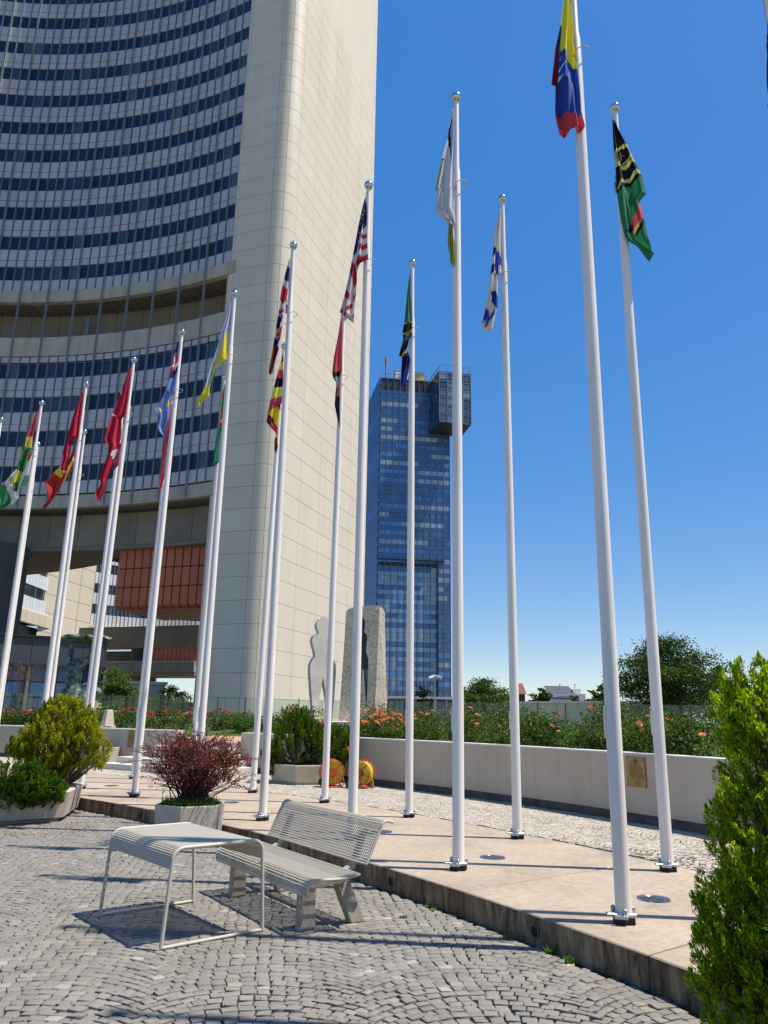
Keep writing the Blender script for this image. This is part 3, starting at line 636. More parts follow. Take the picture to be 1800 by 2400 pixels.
# shaft, panelled, with rounded right corner
sa, sc_ = at(70, 1600, 94), at(160, 1600, 103); sr = at(196, 1600, 107)
for k in range(9):
    z0 = 4 + 2.4 * k
    m = MB(); m.prism([(sa.x, sa.y), (sc_.x - .02, sc_.y - .05), (sc_.x - .02, sc_.y + 6), (sa.x, sa.y + 6)], z0 + .03, z0 + 2.37, .02); sb(m, 'wall_panel', CR2)
    arcp = [(sc_.x + (sr.x - sc_.x) * math.sin(t_), sc_.y + (1 - math.cos(t_)) * 4) for t_ in [i * math.pi / 12 for i in range(7)]]
    m = MB(); m.prism(arcp + [(sr.x, sr.y + 6), (sc_.x, sc_.y + 6)], z0 + .03, z0 + 2.37); sb(m, 'corner_panel', CR2, False)
m = MB(); m.prism([(sa.x - .1, sa.y + .9), (sc_.x - .3, sc_.y + .9), (sr.x - .5, sr.y + 1.2), (sr.x - .5, sr.y + 8), (sa.x - .1, sa.y + 9)], 2, 26); sb(m, 'shaft_core', JOINT)
# curved white facade right of the shaft
pts = [at(195, 1440, 106), at(260, 1440, 109), at(330, 1440, 111.5), at(400, 1440, 113), at(470, 1440, 114)]; pts = [Vector((p.x, p.y, 0)) for p in pts]
def along(t_): i = min(int(t_ * 4), 3); f_ = t_ * 4 - i; return pts[i].lerp(pts[i + 1], f_)
NF = 30; wn = []; wh = []; bnd = []; mul = []
for k in range(NF):
    a, b = along(k / NF), along((k + 1) / NF); M = frame(((a.x + b.x) / 2, (a.y + b.y) / 2, 0), b - a); wl = (b - a).length
    SX = Matrix.Diagonal((wl, 1, 1, 1))
    for r_ in range(5): wn.append(M @ Matrix.Translation((0, .05, 15.1 + 2.95 * r_)) @ SX); wh.append(M @ Matrix.Translation((0, 0, 16.45 + 2.95 * r_)) @ SX)
    wh.append(M @ Matrix.Translation((0, 0, 13.5)) @ SX)
    mul.append(frame((a.x, a.y, 13.4), b - a))
    bnd.append(M @ Matrix.Translation((0, 0, 12.25)) @ SX)
m = MB(); m.box((0, 0, .68), (.88, .05, 1.3)); scatter_parent(SB, SI, 'window', 'windows', m, [GR2], wn, 150)
m = MB(); m.box((0, 0, .78), (.96, .1, 1.55)); scatter_parent(SB, SI, 'white_panel', 'white_panels', m, [WH2], wh, 180)
m = MB(); m.box((0, -.06, 8), (.06, .12, 16)); scatter_parent(SB, SI, 'mullion', 'mullions', m, [MULL], mul, 40)
m = MB(); m.box((0, 0, .6), (.95, .6, 1.2)); scatter_parent(SB, SI, 'band_panel', 'bands', m, [CR2], bnd, 40)
m = MB(); poly = [(p.x, p.y + .3) for p in pts] + [(pts[-1].x, pts[-1].y + 12), (pts[0].x, pts[0].y + 12)]; m.prism(poly, 12.3, 30); sb(m, 'core', JOINT)
# left wing: facade, band and dark recess beside the shaft
la, lb = at(40, 1440, 88), at(118, 1440, 97); LM = frame((la.x, la.y, 0), Vector((lb.x - la.x, lb.y - la.y, 0))); LL = math.hypot(lb.x - la.x, lb.y - la.y)
its = [LM @ Matrix.Translation((LL * (k + .5) / 10, 0, z)) for k in range(10) for z in (15.0, 18.0)]
m = MB(); m.box((0, .05, .6), (LL / 10 * .85, .05, 1.2)); scatter_parent(SB, SI, 'window', 'windows', m, [GR2], its, 40)
m = MB(); m.box((0, 0, .8), (LL / 10 * .95, .1, 1.6)); scatter_parent(SB, SI, 'white_panel', 'w', m, [WH2], [LM @ Matrix.Translation((LL * (k + .5) / 10, 0, z)) for k in range(10) for z in (13.3, 16.3, 19.3)], 40)
m = MB(); m.box((0, 0, .75), (LL / 5 - .05, .5, 1.5), ch=.03); scatter_parent(SB, SI, 'band_panel', 'b', m, [CR2], [LM @ Matrix.Translation((LL * (k + .5) / 5, 0, 11.75)) for k in range(5)], 10)
m = MB(); m.box((LL / 2, 4.2, 16.6), (LL, 8, 9)); o = sb(m, 'wing_core', JOINT); o.matrix_basis = SI @ LM
m = MB(); m.box((LL / 2, 5.2, 6), (LL, 8, 11.4)); o = sb(m, 'recess_wall', RECB); o.matrix_basis = SI @ LM
# ---- grey footbridge and red-brown link behind
FB = tag(empty('link_bridge', (-29, 96, 0)), 'grey concrete link bridge with red-brown cladding beyond the tower opening', 'bridge'); FI = Matrix.Translation((29, -96, 0))
GREY = plain('grey_concrete', (.20, .20, .185), .85, 0, .1, .3, rnd=.05)
f0, f1 = at(180, 1500, 98.5), at(462, 1500, 93); FLn = math.hypot(f1.x - f0.x, f1.y - f0.y); FMt = frame((f0.x, f0.y, 0), Vector((f1.x - f0.x, f1.y - f0.y, 0)))
def fbp(c, s, name, mat, ch=0): m = MB(); m.box(c, s, ch=ch); o = m.build(name, mat, FB); o.matrix_basis = FI @ FMt
fbp((FLn / 2, 1.2, 10.8), (FLn, 2, 2.7), 'upper_beam', UND); fbp((FLn / 2, 6, 8.6), (FLn, .4, 2), 'back_wall', DG2)
for k in range(8): fbp((FLn * (k + .5) / 8, 0, 7.15), (FLn / 8 - .05, .5, 1.25), 'parapet_panel', GREY, .02)
fbp((FLn / 2, 3, 6.3), (FLn, 6, .5), 'deck', UND)
nr = 11
for k in range(nr): fbp((FLn * .62 + (FLn * .38) * (k + .5) / nr, .6, 8.55), (FLn * .38 / nr - .06, .3, 2.0), 'red_panel', RED, .03)
fbp((FLn * .60, 1.5, 8.6), (FLn * .05, 2.4, 2.0), 'red_return', REDJ)
m = MB(); m.lathe([(1.6, 4), (1.6, 9.6)], 20, (FLn * .48, 2.6, 0)); o = m.build('pier', PIER, FB, True); o.matrix_basis = FI @ FMt
fbp((FLn * .3, 3, 3), (FLn * .5, 2, 6.2), 'abutment', GREY)
# ---- far things seen through the opening
def far_block(name, x0, x1, ytop, Y, ybot_z, mat, label, cat, depth=8, group=None, roof=None):
    a, b = at(x0, ytop, Y), at(x1, ytop, Y); o = empty(name, ((a.x + b.x) / 2, Y, ybot_z)); wdt = b.x - a.x; h = (a.z + b.z) / 2 - ybot_z
    m = MB(); m.box((0, depth / 2, h / 2), (wdt, depth, h)); m.build('wall', mat, o); return tag(o, label, cat, group), wdt, h
WHB = plain('far_white', (.62, .62, .60), .8); CRW = plain('far_cream', (.50, .46, .37), .8, 0, .1, .2)
o, wd, h = far_block('terrace_block', 296, 387, 1604, 62, 0, CRW, 'low cream block behind the left-hand tree under the tower', 'building', 1.2)
o.rotation_euler.z = .45
m = MB(); m.box((0, .6, h + .12), (wd + .3, 1.5, .22)); m.build('roof_edge', COPE, o)
m = MB(); m.box((wd * .25, -.02, h - 1.3), (wd * .35, .06, .8)); m.build('window', PG, o)
o, wd, h = far_block('white_apartment_block', 327, 346, 1577, 210, 0, WHB, 'tiny white apartment block seen far off through the opening', 'building')
for r_ in range(4):
    for c_ in range(3): m = MB(); m.box((wd * (c_ - 1) * .3, -.05, h - 1.2 - 1.6 * r_), (wd * .18, .12, .9)); m.build('window', GR2, o)
# ================================================================ FLAGPOLES AND FLAGS
WPAINT = streaked('white_pole_paint', (.82, .765, .705), .38, .14, (14, 14, .7), .03, .02); CHROME = plain('chrome', (.62, .62, .63), .12, 1.0, .03); GALV = plain('galvanised_steel', (.42, .43, .44), .4, .8, .2, 25)
BLACKR = plain('black_rubber', (.012, .012, .012), .7); ROPE = plain('halyard_rope', (.45, .43, .38), .8)
def pole_meshes():
    d = {}
    m = MB(); m.lathe([(.059, .075), (.059, 2.0), (.055, 5.0), (.049, 7.7), (.046, 8.0), (.035, 8.1), (.031, 9.08)], 28); d['pole_shaft'] = (m.mesh('pole_shaft', [WPAINT], True, 50), 1)
    m = MB(); m.box((-.0615, 0, 1.42), (.016, .034, .24), ch=.007); d['access_cover'] = (m.mesh('access_cover', [WPAINT]), 0)
    m = MB(); m.lathe([(.018, -.09), (.020, -.06), (.042, -.055), (.064, -.025), (.069, .005), (.063, .036), (.042, .058), (.016, .074), (.004, .105)], 20); d['finial'] = (m.mesh('finial', [CHROME], True, 70), 2)
    poly = [(.105 * math.cos(a) * (1 if k % 2 == 0 else .78), .105 * math.sin(a) * (1 if k % 2 == 0 else .78)) for k, a in enumerate([math.radians(30 * k + 15) for k in range(12)])]
    m = MB(); m.prism(poly, .052, .078, .005); m.box((-.10, -.03, .066), (.07, .05, .02), ch=.006); m.tube([(-.09, -.075, .055), (.0, -.10, .055)], .014, 8); d['base_plate'] = (m.mesh('base_plate', [GALV]), 0)
    m = MB(); m.prism([(p[0] * .86, p[1] * .86) for p in poly], .001, .0515); d['base_pad'] = (m.mesh('base_pad', [BLACKR]), 0)
    m = MB(); m.lathe([(.017, .078), (.017, .1), (.012, .107), (.004, .11)], 10); d['bolt'] = (m.mesh('bolt', [GALV], True, 40), 0)
    m = MB(); m.tube([(.045 + .085 * math.cos(a), .085 * math.sin(a), .02 * math.cos(a)) for a in [k * math.pi / 9 for k in range(18)]], .0055, 6, closed=True); d['halyard_ring'] = (m.mesh('halyard_ring', [ROPE], True), 3)
    m = MB(); m.tube([(-.06, 0, .02), (-.062, 0, .17)], .016, 8); m.tube([(-.06, 0, .17), (-.058, 0, .28)], .006, 6); d['counterweight'] = (m.mesh('counterweight', [GALV], True), 3)
    m = MB(); m.tube([(-.036, 0, 0), (-.040, 0, -1.0)], .004, 5); d['halyard'] = (m.mesh('halyard', [ROPE]), 4)
    return d
PMESH = pole_meshes()
def flagpole(base, top, label, hoist=1.2):
    base = Vector((base[0], base[1], PZ)); top = Vector(top); H = (top - base).length
    o = empty('flagpole', base); q = Vector((0, 0, 1)).rotation_difference((top - base).normalized()); o.rotation_mode = 'QUATERNION'; o.rotation_quaternion = q
    for nm, (me, mode) in PMESH.items():
        if nm == 'bolt':
            for k in range(3):
                a = math.radians(20 + 120 * k); obj('bolt', me, None, o, loc=(.082 * math.cos(a), .082 * math.sin(a), 0))
            continue
        c = obj(nm, me, None, o)
        if mode == 1: c.scale = (1, 1, (H - .07) / 9.08)
        if mode == 2: c.location = (0, 0, H)
        if mode == 3: c.location = (0, 0, H - hoist - .12)
        if mode == 4: c.location = (0, 0, H - .1)
    return tag(o, label, 'flagpole', 'flagpoles in two curved rows')

CLOTH_N = 0
def cloth_mat():
    t = NT('flag_cloth'); a = t.n('ShaderNodeAttribute', attribute_name='Col'); c = a.outputs['Color']; n = t.noise(2.5, 3, coord='World')
    t.bump(t.noise(1, 4, .6, vec=t.coord('World', (9, 9, 3))), .35, .03); t.set(c, .75, 0, .2)
    tr = t.n('ShaderNodeBsdfTranslucent'); t.l(c, tr.inputs['Color']); mx = t.n('ShaderNodeMixShader'); mx.inputs[0].default_value = .3
    t.l(t.b.outputs[0], mx.inputs[1]); t.l(tr.outputs[0], mx.inputs[2]); t.l(mx.outputs[0], t.out.inputs['Surface']); return t.m
CLOTH = cloth_mat()
def inpoly(x, y, pl):
    r = False; j = len(pl) - 1
    for i in range(len(pl)):
        xi, yi = pl[i]; xj, yj = pl[j]
        if (yi > y) != (yj > y) and x < (xj - xi) * (y - yi) / (yj - yi + 1e-12) + xi: r = not r
        j = i
    return r
def flag(py, zoom, left, right, base, polys, label, amp=.05, folds=1.6, seed=0, NU=26, NV=80):
    """hanging cloth between two measured edges, folded in depth; coloured field by field, darker tones painted in for shaded folds"""
    ox, oy, s = zoom; r = np.random.default_rng(seed + 50); Y = py - .085
    yl = [p[1] for p in left]; yr = [p[1] for p in right]; y0 = min(yl[0], yr[0]); y1 = max(yl[-1], yr[-1])
    V = []; C = []; ph = r.uniform(0, 6); ph2 = r.uniform(0, 6)
    base = np.array(srgb(base)); polys = [(np.array(srgb(c)), p) for c, p in polys]
    for j in range(NV + 1):
        t = j / NV; y = y0 + (y1 - y0) * t
        xl = np.interp(y, yl, [p[0] for p in left]); xr = np.interp(y, yr, [p[0] for p in right])
        for i in range(NU + 1):
            u = i / NU; x = xr + (xl - xr) * u
            yy = y
            p = at(ox + x / s, oy + yy / s, Y)
            w_ = min(1, .15 + 1.3 * t) * min(1, u * 3 + .1)
            d = amp * w_ * (math.sin(2 * math.pi * folds * u + ph + 1.6 * t) + .45 * math.sin(2 * math.pi * folds * 2.3 * u + ph2 - 3.1 * t) + .35 * math.sin(9 * t + 4 * u + ph2))
            k = (Y + d) / Y; V.append((p.x, Y + d, p.z))
    I = []; FC = []
    for j in range(NV):
        for i in range(NU):
            a = j * (NU + 1) + i; I += [a, a + 1, a + NU + 2, a + NU + 1]
            t = (j + .5) / NV; y = y0 + (y1 - y0) * t; xl = np.interp(y, yl, [p[0] for p in left]); xr = np.interp(y, yr, [p[0] for p in right]); x = xr + (xl - xr) * (i + .5) / NU
            c = base
            for cc, pl in polys:
                if inpoly(x, y, pl): c = cc
            FC += [tuple(c * 1.0) + (1,)] * 4
    me = mesh_np('flag', V, 4, I, smooth=True); a = me.color_attributes.new('Col', 'FLOAT_COLOR', 'CORNER'); a.data.foreach_set('color', np.array(FC, np.float32).ravel())
    me.materials.append(CLOTH); o = obj('flag', me); return tag(o, label, 'flag', 'flags hanging from the poles')
FCc, FCr, BPc, BPr = (-23.51, -6.754), 28.42, (-22.333, -4.988), 28.42
def bpos(deg): p = pol(BPc, BPr, deg); return (p.x, p.y)
P = {1: ((1.811, 6.125), None), 2: ((2.88, 8.16), (1441.2, 253.5)), 3: ((.787, 8.035), (1069.4, 228.9)), 4: ((1.725, 10.106), (1177.3, 467.2)), 5: ((.448, 11.999), (966.7, 617.3)),
     6: ((-.317, 9.777), (864.2, 435)), 7: (tuple(gp(760.4, 1881.6, PZ))[:2], None), 8: ((-1.63, 11.373), (687.9, 575.9)), 9: ((-2.399, 15.256), (665.9, 812.3)), 10: ((-2.928, 12.901), (550.4, 688.8)),
     11: (bpos(49.6), None), 12: ((-4.316, 14.205), (427, 778.8)), 112: (bpos(53.7), None), 13: ((-5.731, 15.434), (314.3, 843.4)), 113: (bpos(57.7), None), 14: ((-7.372, 17.169), (202.5, 901.1)), 15: ((-8.641, 20.426), (198.7, 1012)),
     16: ((-8.99, 18.375), (98, 944.5)), 17: ((-10.466, 21.523), (89, 1040.6)), 18: ((-10.628, 19.579), (3.3, 983)), 0: ((2.78, 4.38), None), 100: ((3.82, 6.14), None)}
D_ = {1: 'nearest white flagpole, carrying the yellow, blue and red flag', 2: 'white flagpole in front of the wall carrying the black, green and yellow flag', 3: 'tall white flagpole at mid picture carrying the pale white and green flag', 4: 'white flagpole carrying the blue and white striped flag',
      5: 'white flagpole in front of the glass tower carrying the green, black and blue flag', 6: 'white flagpole carrying the flag with stars and red stripes', 7: 'white flagpole behind the hose reels carrying the red, green and black flag', 8: 'white flagpole behind the bench carrying the red, white and navy flag', 9: 'white flagpole carrying the black, yellow and red striped flag',
      10: 'white flagpole carrying the pale blue and yellow flag', 11: 'white flagpole mostly hidden by another, carrying the green flag', 12: 'white flagpole carrying the light blue flag with a red corner', 112: 'hidden white flagpole carrying the narrow plain red flag behind the light blue one', 13: 'white flagpole carrying the long red flag that hangs in a twist', 113: 'white flagpole behind the twisted red flag, carrying the red and white flag',
      14: 'white flagpole carrying the plain dark red flag left of the twisted one', 15: 'white flagpole behind, carrying the red flag with yellow and black wedge', 16: 'white flagpole carrying the green, yellow and red flag', 17: 'white flagpole carrying the white and green flag at left', 18: 'white flagpole cut by the left edge of the picture', 0: 'flagpole outside the right edge whose maroon flag shows at the border', 100: 'flagpole hidden behind the big conifer at the right edge'}
PY = {}
for k, (b, tp) in P.items():
    top = at(tp[0], tp[1], b[1]) if tp else Vector((b[0] + .05, b[1], 9.42)); flagpole(b, top, D_[k]); PY[k] = b[1]
za = (1260, 0, 6.9125)
BL, YE, RD, WH_, BK, GN = (40, 75, 160), (225, 215, 60), (200, 70, 78), (235, 235, 235), (22, 22, 26), (40, 110, 75)
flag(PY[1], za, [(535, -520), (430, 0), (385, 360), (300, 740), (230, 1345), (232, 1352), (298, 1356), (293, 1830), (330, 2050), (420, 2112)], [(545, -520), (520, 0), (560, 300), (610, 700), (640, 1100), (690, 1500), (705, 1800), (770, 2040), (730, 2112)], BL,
     [(YE, [(545, -540), (520, 0), (560, 300), (640, 1110), (600, 1060), (480, 940), (370, 800), (385, 360), (420, 0), (530, -540)]), ((25, 35, 95), [(385, 350), (400, 360), (370, 740), (290, 745)]), ((120, 22, 30), [(280, 740), (350, 740), (335, 1350), (300, 1700), (200, 1345)]), (RD, [(280, 1760), (320, 1770), (500, 1900), (700, 1850), (800, 2040), (730, 2130), (420, 2130), (300, 2050)]),  # dark navy and dark red are shaded folds painted in
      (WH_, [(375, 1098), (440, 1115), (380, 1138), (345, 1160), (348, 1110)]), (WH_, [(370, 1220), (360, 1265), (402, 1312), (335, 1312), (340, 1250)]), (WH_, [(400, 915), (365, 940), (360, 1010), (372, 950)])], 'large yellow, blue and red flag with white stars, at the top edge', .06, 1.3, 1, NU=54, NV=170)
zb = (1400, 220, 5.53)
flag(PY[2], zb, [(195, 340), (200, 560), (225, 1000), (240, 1270), (300, 1600), (360, 1860), (400, 1920), (520, 1990), (600, 2045), (715, 2105)], [(225, 340), (285, 480), (380, 650), (460, 830), (550, 1000), (580, 1080), (635, 1290), (545, 1400), (605, 1610), (640, 1800), (690, 1960), (716, 2105)], (48, 125, 85),
     [(BK, [(180, 320), (285, 440), (390, 650), (470, 830), (560, 980), (590, 1060), (560, 1075), (500, 1100), (430, 1190), (330, 1230), (262, 1310), (230, 1290), (190, 560)]), ((200, 195, 110), [(215, 770), (260, 690), (330, 655), (390, 660), (480, 830), (495, 885), (440, 895), (380, 960), (225, 985)]), (BK, [(235, 800), (260, 730), (320, 695), (390, 710), (425, 770), (400, 840), (330, 885), (260, 900), (238, 870)]), (BK, [(235, 905), (330, 900), (420, 845), (470, 838), (420, 862), (340, 915), (250, 915)]), ((130, 130, 120), [(245, 820), (320, 775), (410, 770), (320, 790)]), ((130, 130, 120), [(300, 730), (310, 735), (330, 850), (318, 850)]),
      ((200, 195, 110), [(245, 1270), (265, 1180), (340, 1110), (430, 1070), (480, 990), (545, 978), (565, 1030), (490, 1045), (430, 1130), (340, 1160), (285, 1215), (258, 1280)]), ((205, 80, 95), [(545, 1395), (615, 1612), (500, 1690), (430, 1710), (490, 1540)]), (BK, [(360, 1812), (430, 1710), (500, 1690), (590, 1620), (612, 1700), (500, 1822)]), ((200, 190, 80), [(445, 1818), (490, 1690), (565, 1645), (500, 1822)])], 'black, green and yellow flag with a red wedge against blue sky', .07, 1.2, 2, NU=54, NV=170)
zc = (980, 180, 4.81)
flag(PY[3], zc, [(385, 365), (345, 600), (330, 710), (260, 950), (190, 1285), (215, 1292), (185, 1510), (300, 1610), (345, 1640), (330, 1870), (350, 2010), (365, 2115)], [(405, 365), (415, 500), (430, 800), (435, 1200), (420, 1640), (410, 1700), (420, 1870), (420, 2060), (380, 2115)], (205, 208, 215),
     [((20, 30, 60), [(372, 500), (345, 600), (325, 705), (350, 745), (385, 1040), (372, 800), (366, 600), (385, 480), (385, 420)]), ((170, 190, 225), [(395, 400), (415, 500), (432, 800), (415, 1150), (390, 900), (385, 600)]), ((150, 175, 90), [(250, 965), (287, 965), (213, 1292), (185, 1288)]), ((150, 40, 45), [(255, 940), (294, 945), (290, 966), (250, 964)]), ((155, 165, 75), [(325, 1645), (360, 1640), (390, 1730), (370, 1800), (430, 1870), (430, 2060), (365, 2120), (340, 2010), (325, 1870)]), ((180, 85, 60), [(368, 1632), (418, 1650), (395, 1705)]), ((205, 90, 95), [(405, 1268), (438, 1200), (434, 1232), (408, 1282)])], 'pale white flag with green edge and red line', .06, 1.7, 3, NU=54, NV=170)
zd = (1100, 420, 5.825); NV_ = (28, 36, 105)
flag(PY[4], zd, [(410, 400), (385, 580), (345, 720), (330, 930), (305, 1170), (280, 1430), (250, 1600), (215, 1760), (170, 1990), (180, 2020), (310, 2065)], [(435, 400), (430, 850), (435, 1160), (450, 1290), (395, 1310), (390, 1650), (380, 1770), (360, 1850), (312, 2065)], (218, 210, 202),
     [(NV_, [(322, 930), (366, 930), (352, 1050), (312, 1040)]), (NV_, [(300, 1165), (347, 1170), (337, 1290), (290, 1285)]), ((60, 85, 185), [(365, 930), (440, 1090), (440, 1170), (402, 1180), (392, 1312), (345, 1240)]), ((45, 60, 150), [(335, 1505), (388, 1600), (388, 1772), (350, 1770), (288, 1570)]), ((45, 60, 150), [(225, 1745), (276, 1850), (240, 1912), (180, 1942)]), ((70, 95, 180), [(275, 1850), (352, 1780), (347, 1862), (270, 1932), (240, 2030), (206, 2024), (226, 1920)])], 'white flag with dark blue stripes on the pole left of the tallest two', .045, 1.8, 4, NU=54, NV=170)
ze = (920, 590, 6.5)
flag(PY[5], ze, [(262, 340), (240, 480), (215, 720), (185, 1030), (150, 1230), (165, 1320), (130, 1450), (95, 1590), (145, 1610), (135, 1750), (115, 2040), (150, 2068)], [(272, 340), (270, 600), (300, 1000), (295, 1290), (255, 1320), (240, 1400), (215, 1480), (250, 1560), (268, 1650), (245, 1800), (215, 1950), (200, 2030), (155, 2068)], (75, 115, 95),
     [(YE, [(170, 1065), (230, 1080), (300, 1050), (300, 1080), (225, 1105), (170, 1095)]), (BK, [(170, 1095), (285, 1075), (285, 1195), (250, 1240), (150, 1230)]), (YE, [(265, 1190), (300, 1190), (300, 1215), (265, 1220)]), ((50, 65, 150), [(255, 1220), (300, 1215), (300, 1300), (255, 1310)]), (YE, [(150, 1228), (210, 1230), (200, 1255), (150, 1245)]), ((30, 40, 100), [(150, 1245), (210, 1250), (170, 1370)]), ((120, 140, 90), [(205, 1270), (255, 1220), (190, 1360), (150, 1450), (160, 1390)]), (BK, [(130, 1450), (200, 1360), (240, 1350), (225, 1480), (140, 1600), (85, 1595)]), (YE, [(105, 1595), (225, 1480), (232, 1510), (150, 1615)]), ((55, 65, 165), [(140, 1615), (230, 1500), (275, 1650), (245, 1850), (200, 2080), (105, 2050)]), ((25, 30, 85), [(140, 1615), (230, 1560), (262, 1650), (215, 1760), (160, 1840), (125, 1900)])], 'thin green, black and blue flag hanging in front of the glass tower', .04, 1.6, 5)  # darker blues paint the shade inside the folds
zf = (760, 400, 3.569); US = (205, 200, 203); UR = (175, 45, 65)
stars = [((225, 225, 230), [(x, y), (x + 7, y + 3), (x + 3, y + 9), (x - 4, y + 6)]) for x, y in ((310, 400), (300, 440), (285, 490), (320, 370), (272, 545), (290, 520), (262, 590), (283, 590), (335, 330), (330, 440), (318, 470))]
flag(PY[6], zf, [(342, 215), (320, 300), (285, 460), (245, 660), (200, 900), (165, 1060), (130, 1175), (150, 1205), (240, 1258)], [(352, 215), (358, 480), (368, 745), (300, 775), (278, 840), (272, 950), (262, 1060), (250, 1160), (246, 1258)], US,
     [((30, 32, 85), [(335, 205), (358, 300), (354, 460), (325, 480), (300, 530), (290, 600), (272, 680), (232, 692), (260, 560), (280, 450), (315, 300)])] + stars + [(UR, p) for p in ([(308, 535), (354, 528), (356, 562), (303, 572)], [(293, 622), (358, 608), (362, 648), (283, 672)], [(275, 722), (366, 700), (375, 745), (330, 772), (280, 795), (266, 775)], [(230, 735), (262, 800), (272, 930), (250, 970), (212, 830)], [(268, 870), (282, 950), (250, 962)], [(180, 975), (215, 1040), (210, 1102), (165, 1040)], [(245, 1030), (270, 1000), (264, 1060), (238, 1092)], [(136, 1148), (158, 1160), (150, 1205), (122, 1185)], [(165, 1180), (232, 1098), (240, 1120), (178, 1205), (158, 1210)], [(212, 1228), (255, 1178), (255, 1265)])], 'red and white striped flag with navy starred corner', .05, 1.6, 6, NU=54, NV=170)
flag(PY[7], zf, [(138, 1235), (120, 1350), (80, 1560), (65, 1690), (75, 1735), (100, 1770), (85, 1950), (100, 2030), (125, 2142)], [(150, 1235), (150, 1680), (135, 1700), (125, 1800), (125, 1960), (130, 2060), (131, 2142)], (205, 80, 88),
     [(BK, [(60, 1690), (140, 1678), (122, 1732), (70, 1738)]), ((150, 150, 155), [(75, 1738), (135, 1715), (132, 1800), (98, 1792)]), ((40, 90, 60), [(80, 1800), (114, 1830), (107, 1900), (80, 1950)]), (BK, [(80, 1935), (122, 1870), (140, 1960), (140, 2150), (95, 2040)])], 'narrow red, green and black flag below the starred one', .04, 1.5, 7)
zg = (600, 550, 4.175); UKW = (205, 200, 206); UKN = (42, 45, 110); UKR = (185, 45, 60)
flag(PY[8], zg, [(325, 235), (300, 330), (270, 450), (245, 560), (215, 760), (190, 950), (165, 1085), (150, 1200), (120, 1350), (145, 1368)], [(335, 235), (328, 400), (318, 520), (300, 640), (285, 720), (265, 860), (240, 1010), (225, 1110), (200, 1230), (180, 1340), (146, 1368)], UKW,
     [(UKN, [(312, 305), (330, 330), (318, 462), (268, 432)]), (UKR, [(258, 480), (308, 540), (302, 625), (272, 685), (232, 645)]), (UKR, [(243, 735), (275, 728), (272, 766), (212, 772)]), (UKN, [(210, 802), (266, 790), (252, 862), (188, 955)]), (UKR, [(250, 900), (268, 898), (242, 1018), (196, 985)]), (UKN, [(175, 1020), (240, 1015), (202, 1097), (162, 1092)]), ((110, 22, 32), [(160, 1085), (228, 1100), (206, 1182), (166, 1272), (142, 1370), (112, 1355)])], 'red, white and navy flag with diagonal bands against the cream wall', .045, 1.6, 8)  # darkest red is the flag's red with shade painted in
UG = (195, 72, 80)
flag(PY[9], zg, [(262, 1175), (240, 1250), (215, 1330), (170, 1500), (140, 1610), (110, 1740), (100, 1830), (150, 1890), (205, 1950), (180, 2000), (178, 2110), (195, 2138)], [(270, 1175), (268, 1300), (268, 1400), (266, 1640), (240, 1660), (230, 1750), (215, 1900), (215, 1990), (215, 2080), (198, 2138)], UG,
     [((60, 30, 35), [(255, 1175), (275, 1175), (270, 1232), (240, 1240)]), ((220, 205, 90), [(235, 1262), (275, 1240), (272, 1312), (215, 1325)]), (BK, [(185, 1412), (275, 1398), (272, 1482), (160, 1505)]), ((225, 215, 95), [(150, 1508), (275, 1480), (275, 1575), (135, 1614)]), ((225, 200, 50), [(185, 1690), (240, 1680), (228, 1850), (210, 1885), (122, 1742)]), ((110, 25, 35), [(122, 1762), (178, 1800), (150, 1862), (95, 1825)]), (BK, [(205, 1665), (240, 1665), (232, 1720)]), ((60, 15, 18), [(170, 1990), (198, 1945), (222, 2110), (180, 2140)]), ((225, 200, 50), [(198, 1960), (218, 1950), (218, 2060), (205, 2040)])], 'black, yellow and red striped flag half behind another pole', .04, 1.5, 9)
zh = (340, 650, 4.254)
flag(PY[10], zh, [(855, 255), (830, 340), (780, 500), (720, 700), (680, 850), (640, 1000), (610, 1100), (560, 1190), (528, 1240), (545, 1288)], [(862, 255), (835, 450), (815, 560), (818, 830), (770, 850), (710, 880), (680, 980), (645, 1100), (640, 1190), (590, 1220), (548, 1288)], (222, 212, 60),
     [((190, 195, 225), [(850, 250), (870, 250), (850, 380), (822, 540), (800, 560), (740, 740), (690, 900), (638, 1085), (600, 1100), (635, 1000), (675, 850), (715, 700), (775, 500), (825, 340)])], 'pale blue and yellow flag beside the cream shaft', .06, 1.4, 10)
flag(PY[11], zh, [(798, 1055), (770, 1150), (745, 1300), (730, 1480), (705, 1600), (690, 1750), (680, 1860), (690, 1876)], [(815, 1055), (812, 1200), (802, 1380), (792, 1520), (772, 1650), (760, 1770), (742, 1840), (692, 1876)], (60, 148, 100),
     [((190, 80, 60), [(772, 1150), (795, 1148), (788, 1252), (765, 1205)]), ((190, 80, 60), [(758, 1300), (805, 1288), (800, 1332), (750, 1352)]), ((185, 65, 55), [(730, 1462), (758, 1368), (805, 1368), (795, 1502), (750, 1492)]), ((225, 205, 180), [(745, 1442), (770, 1398), (795, 1420), (775, 1455)])], 'green flag with a red carpet stripe beside the cream shaft', .04, 1.5, 11)
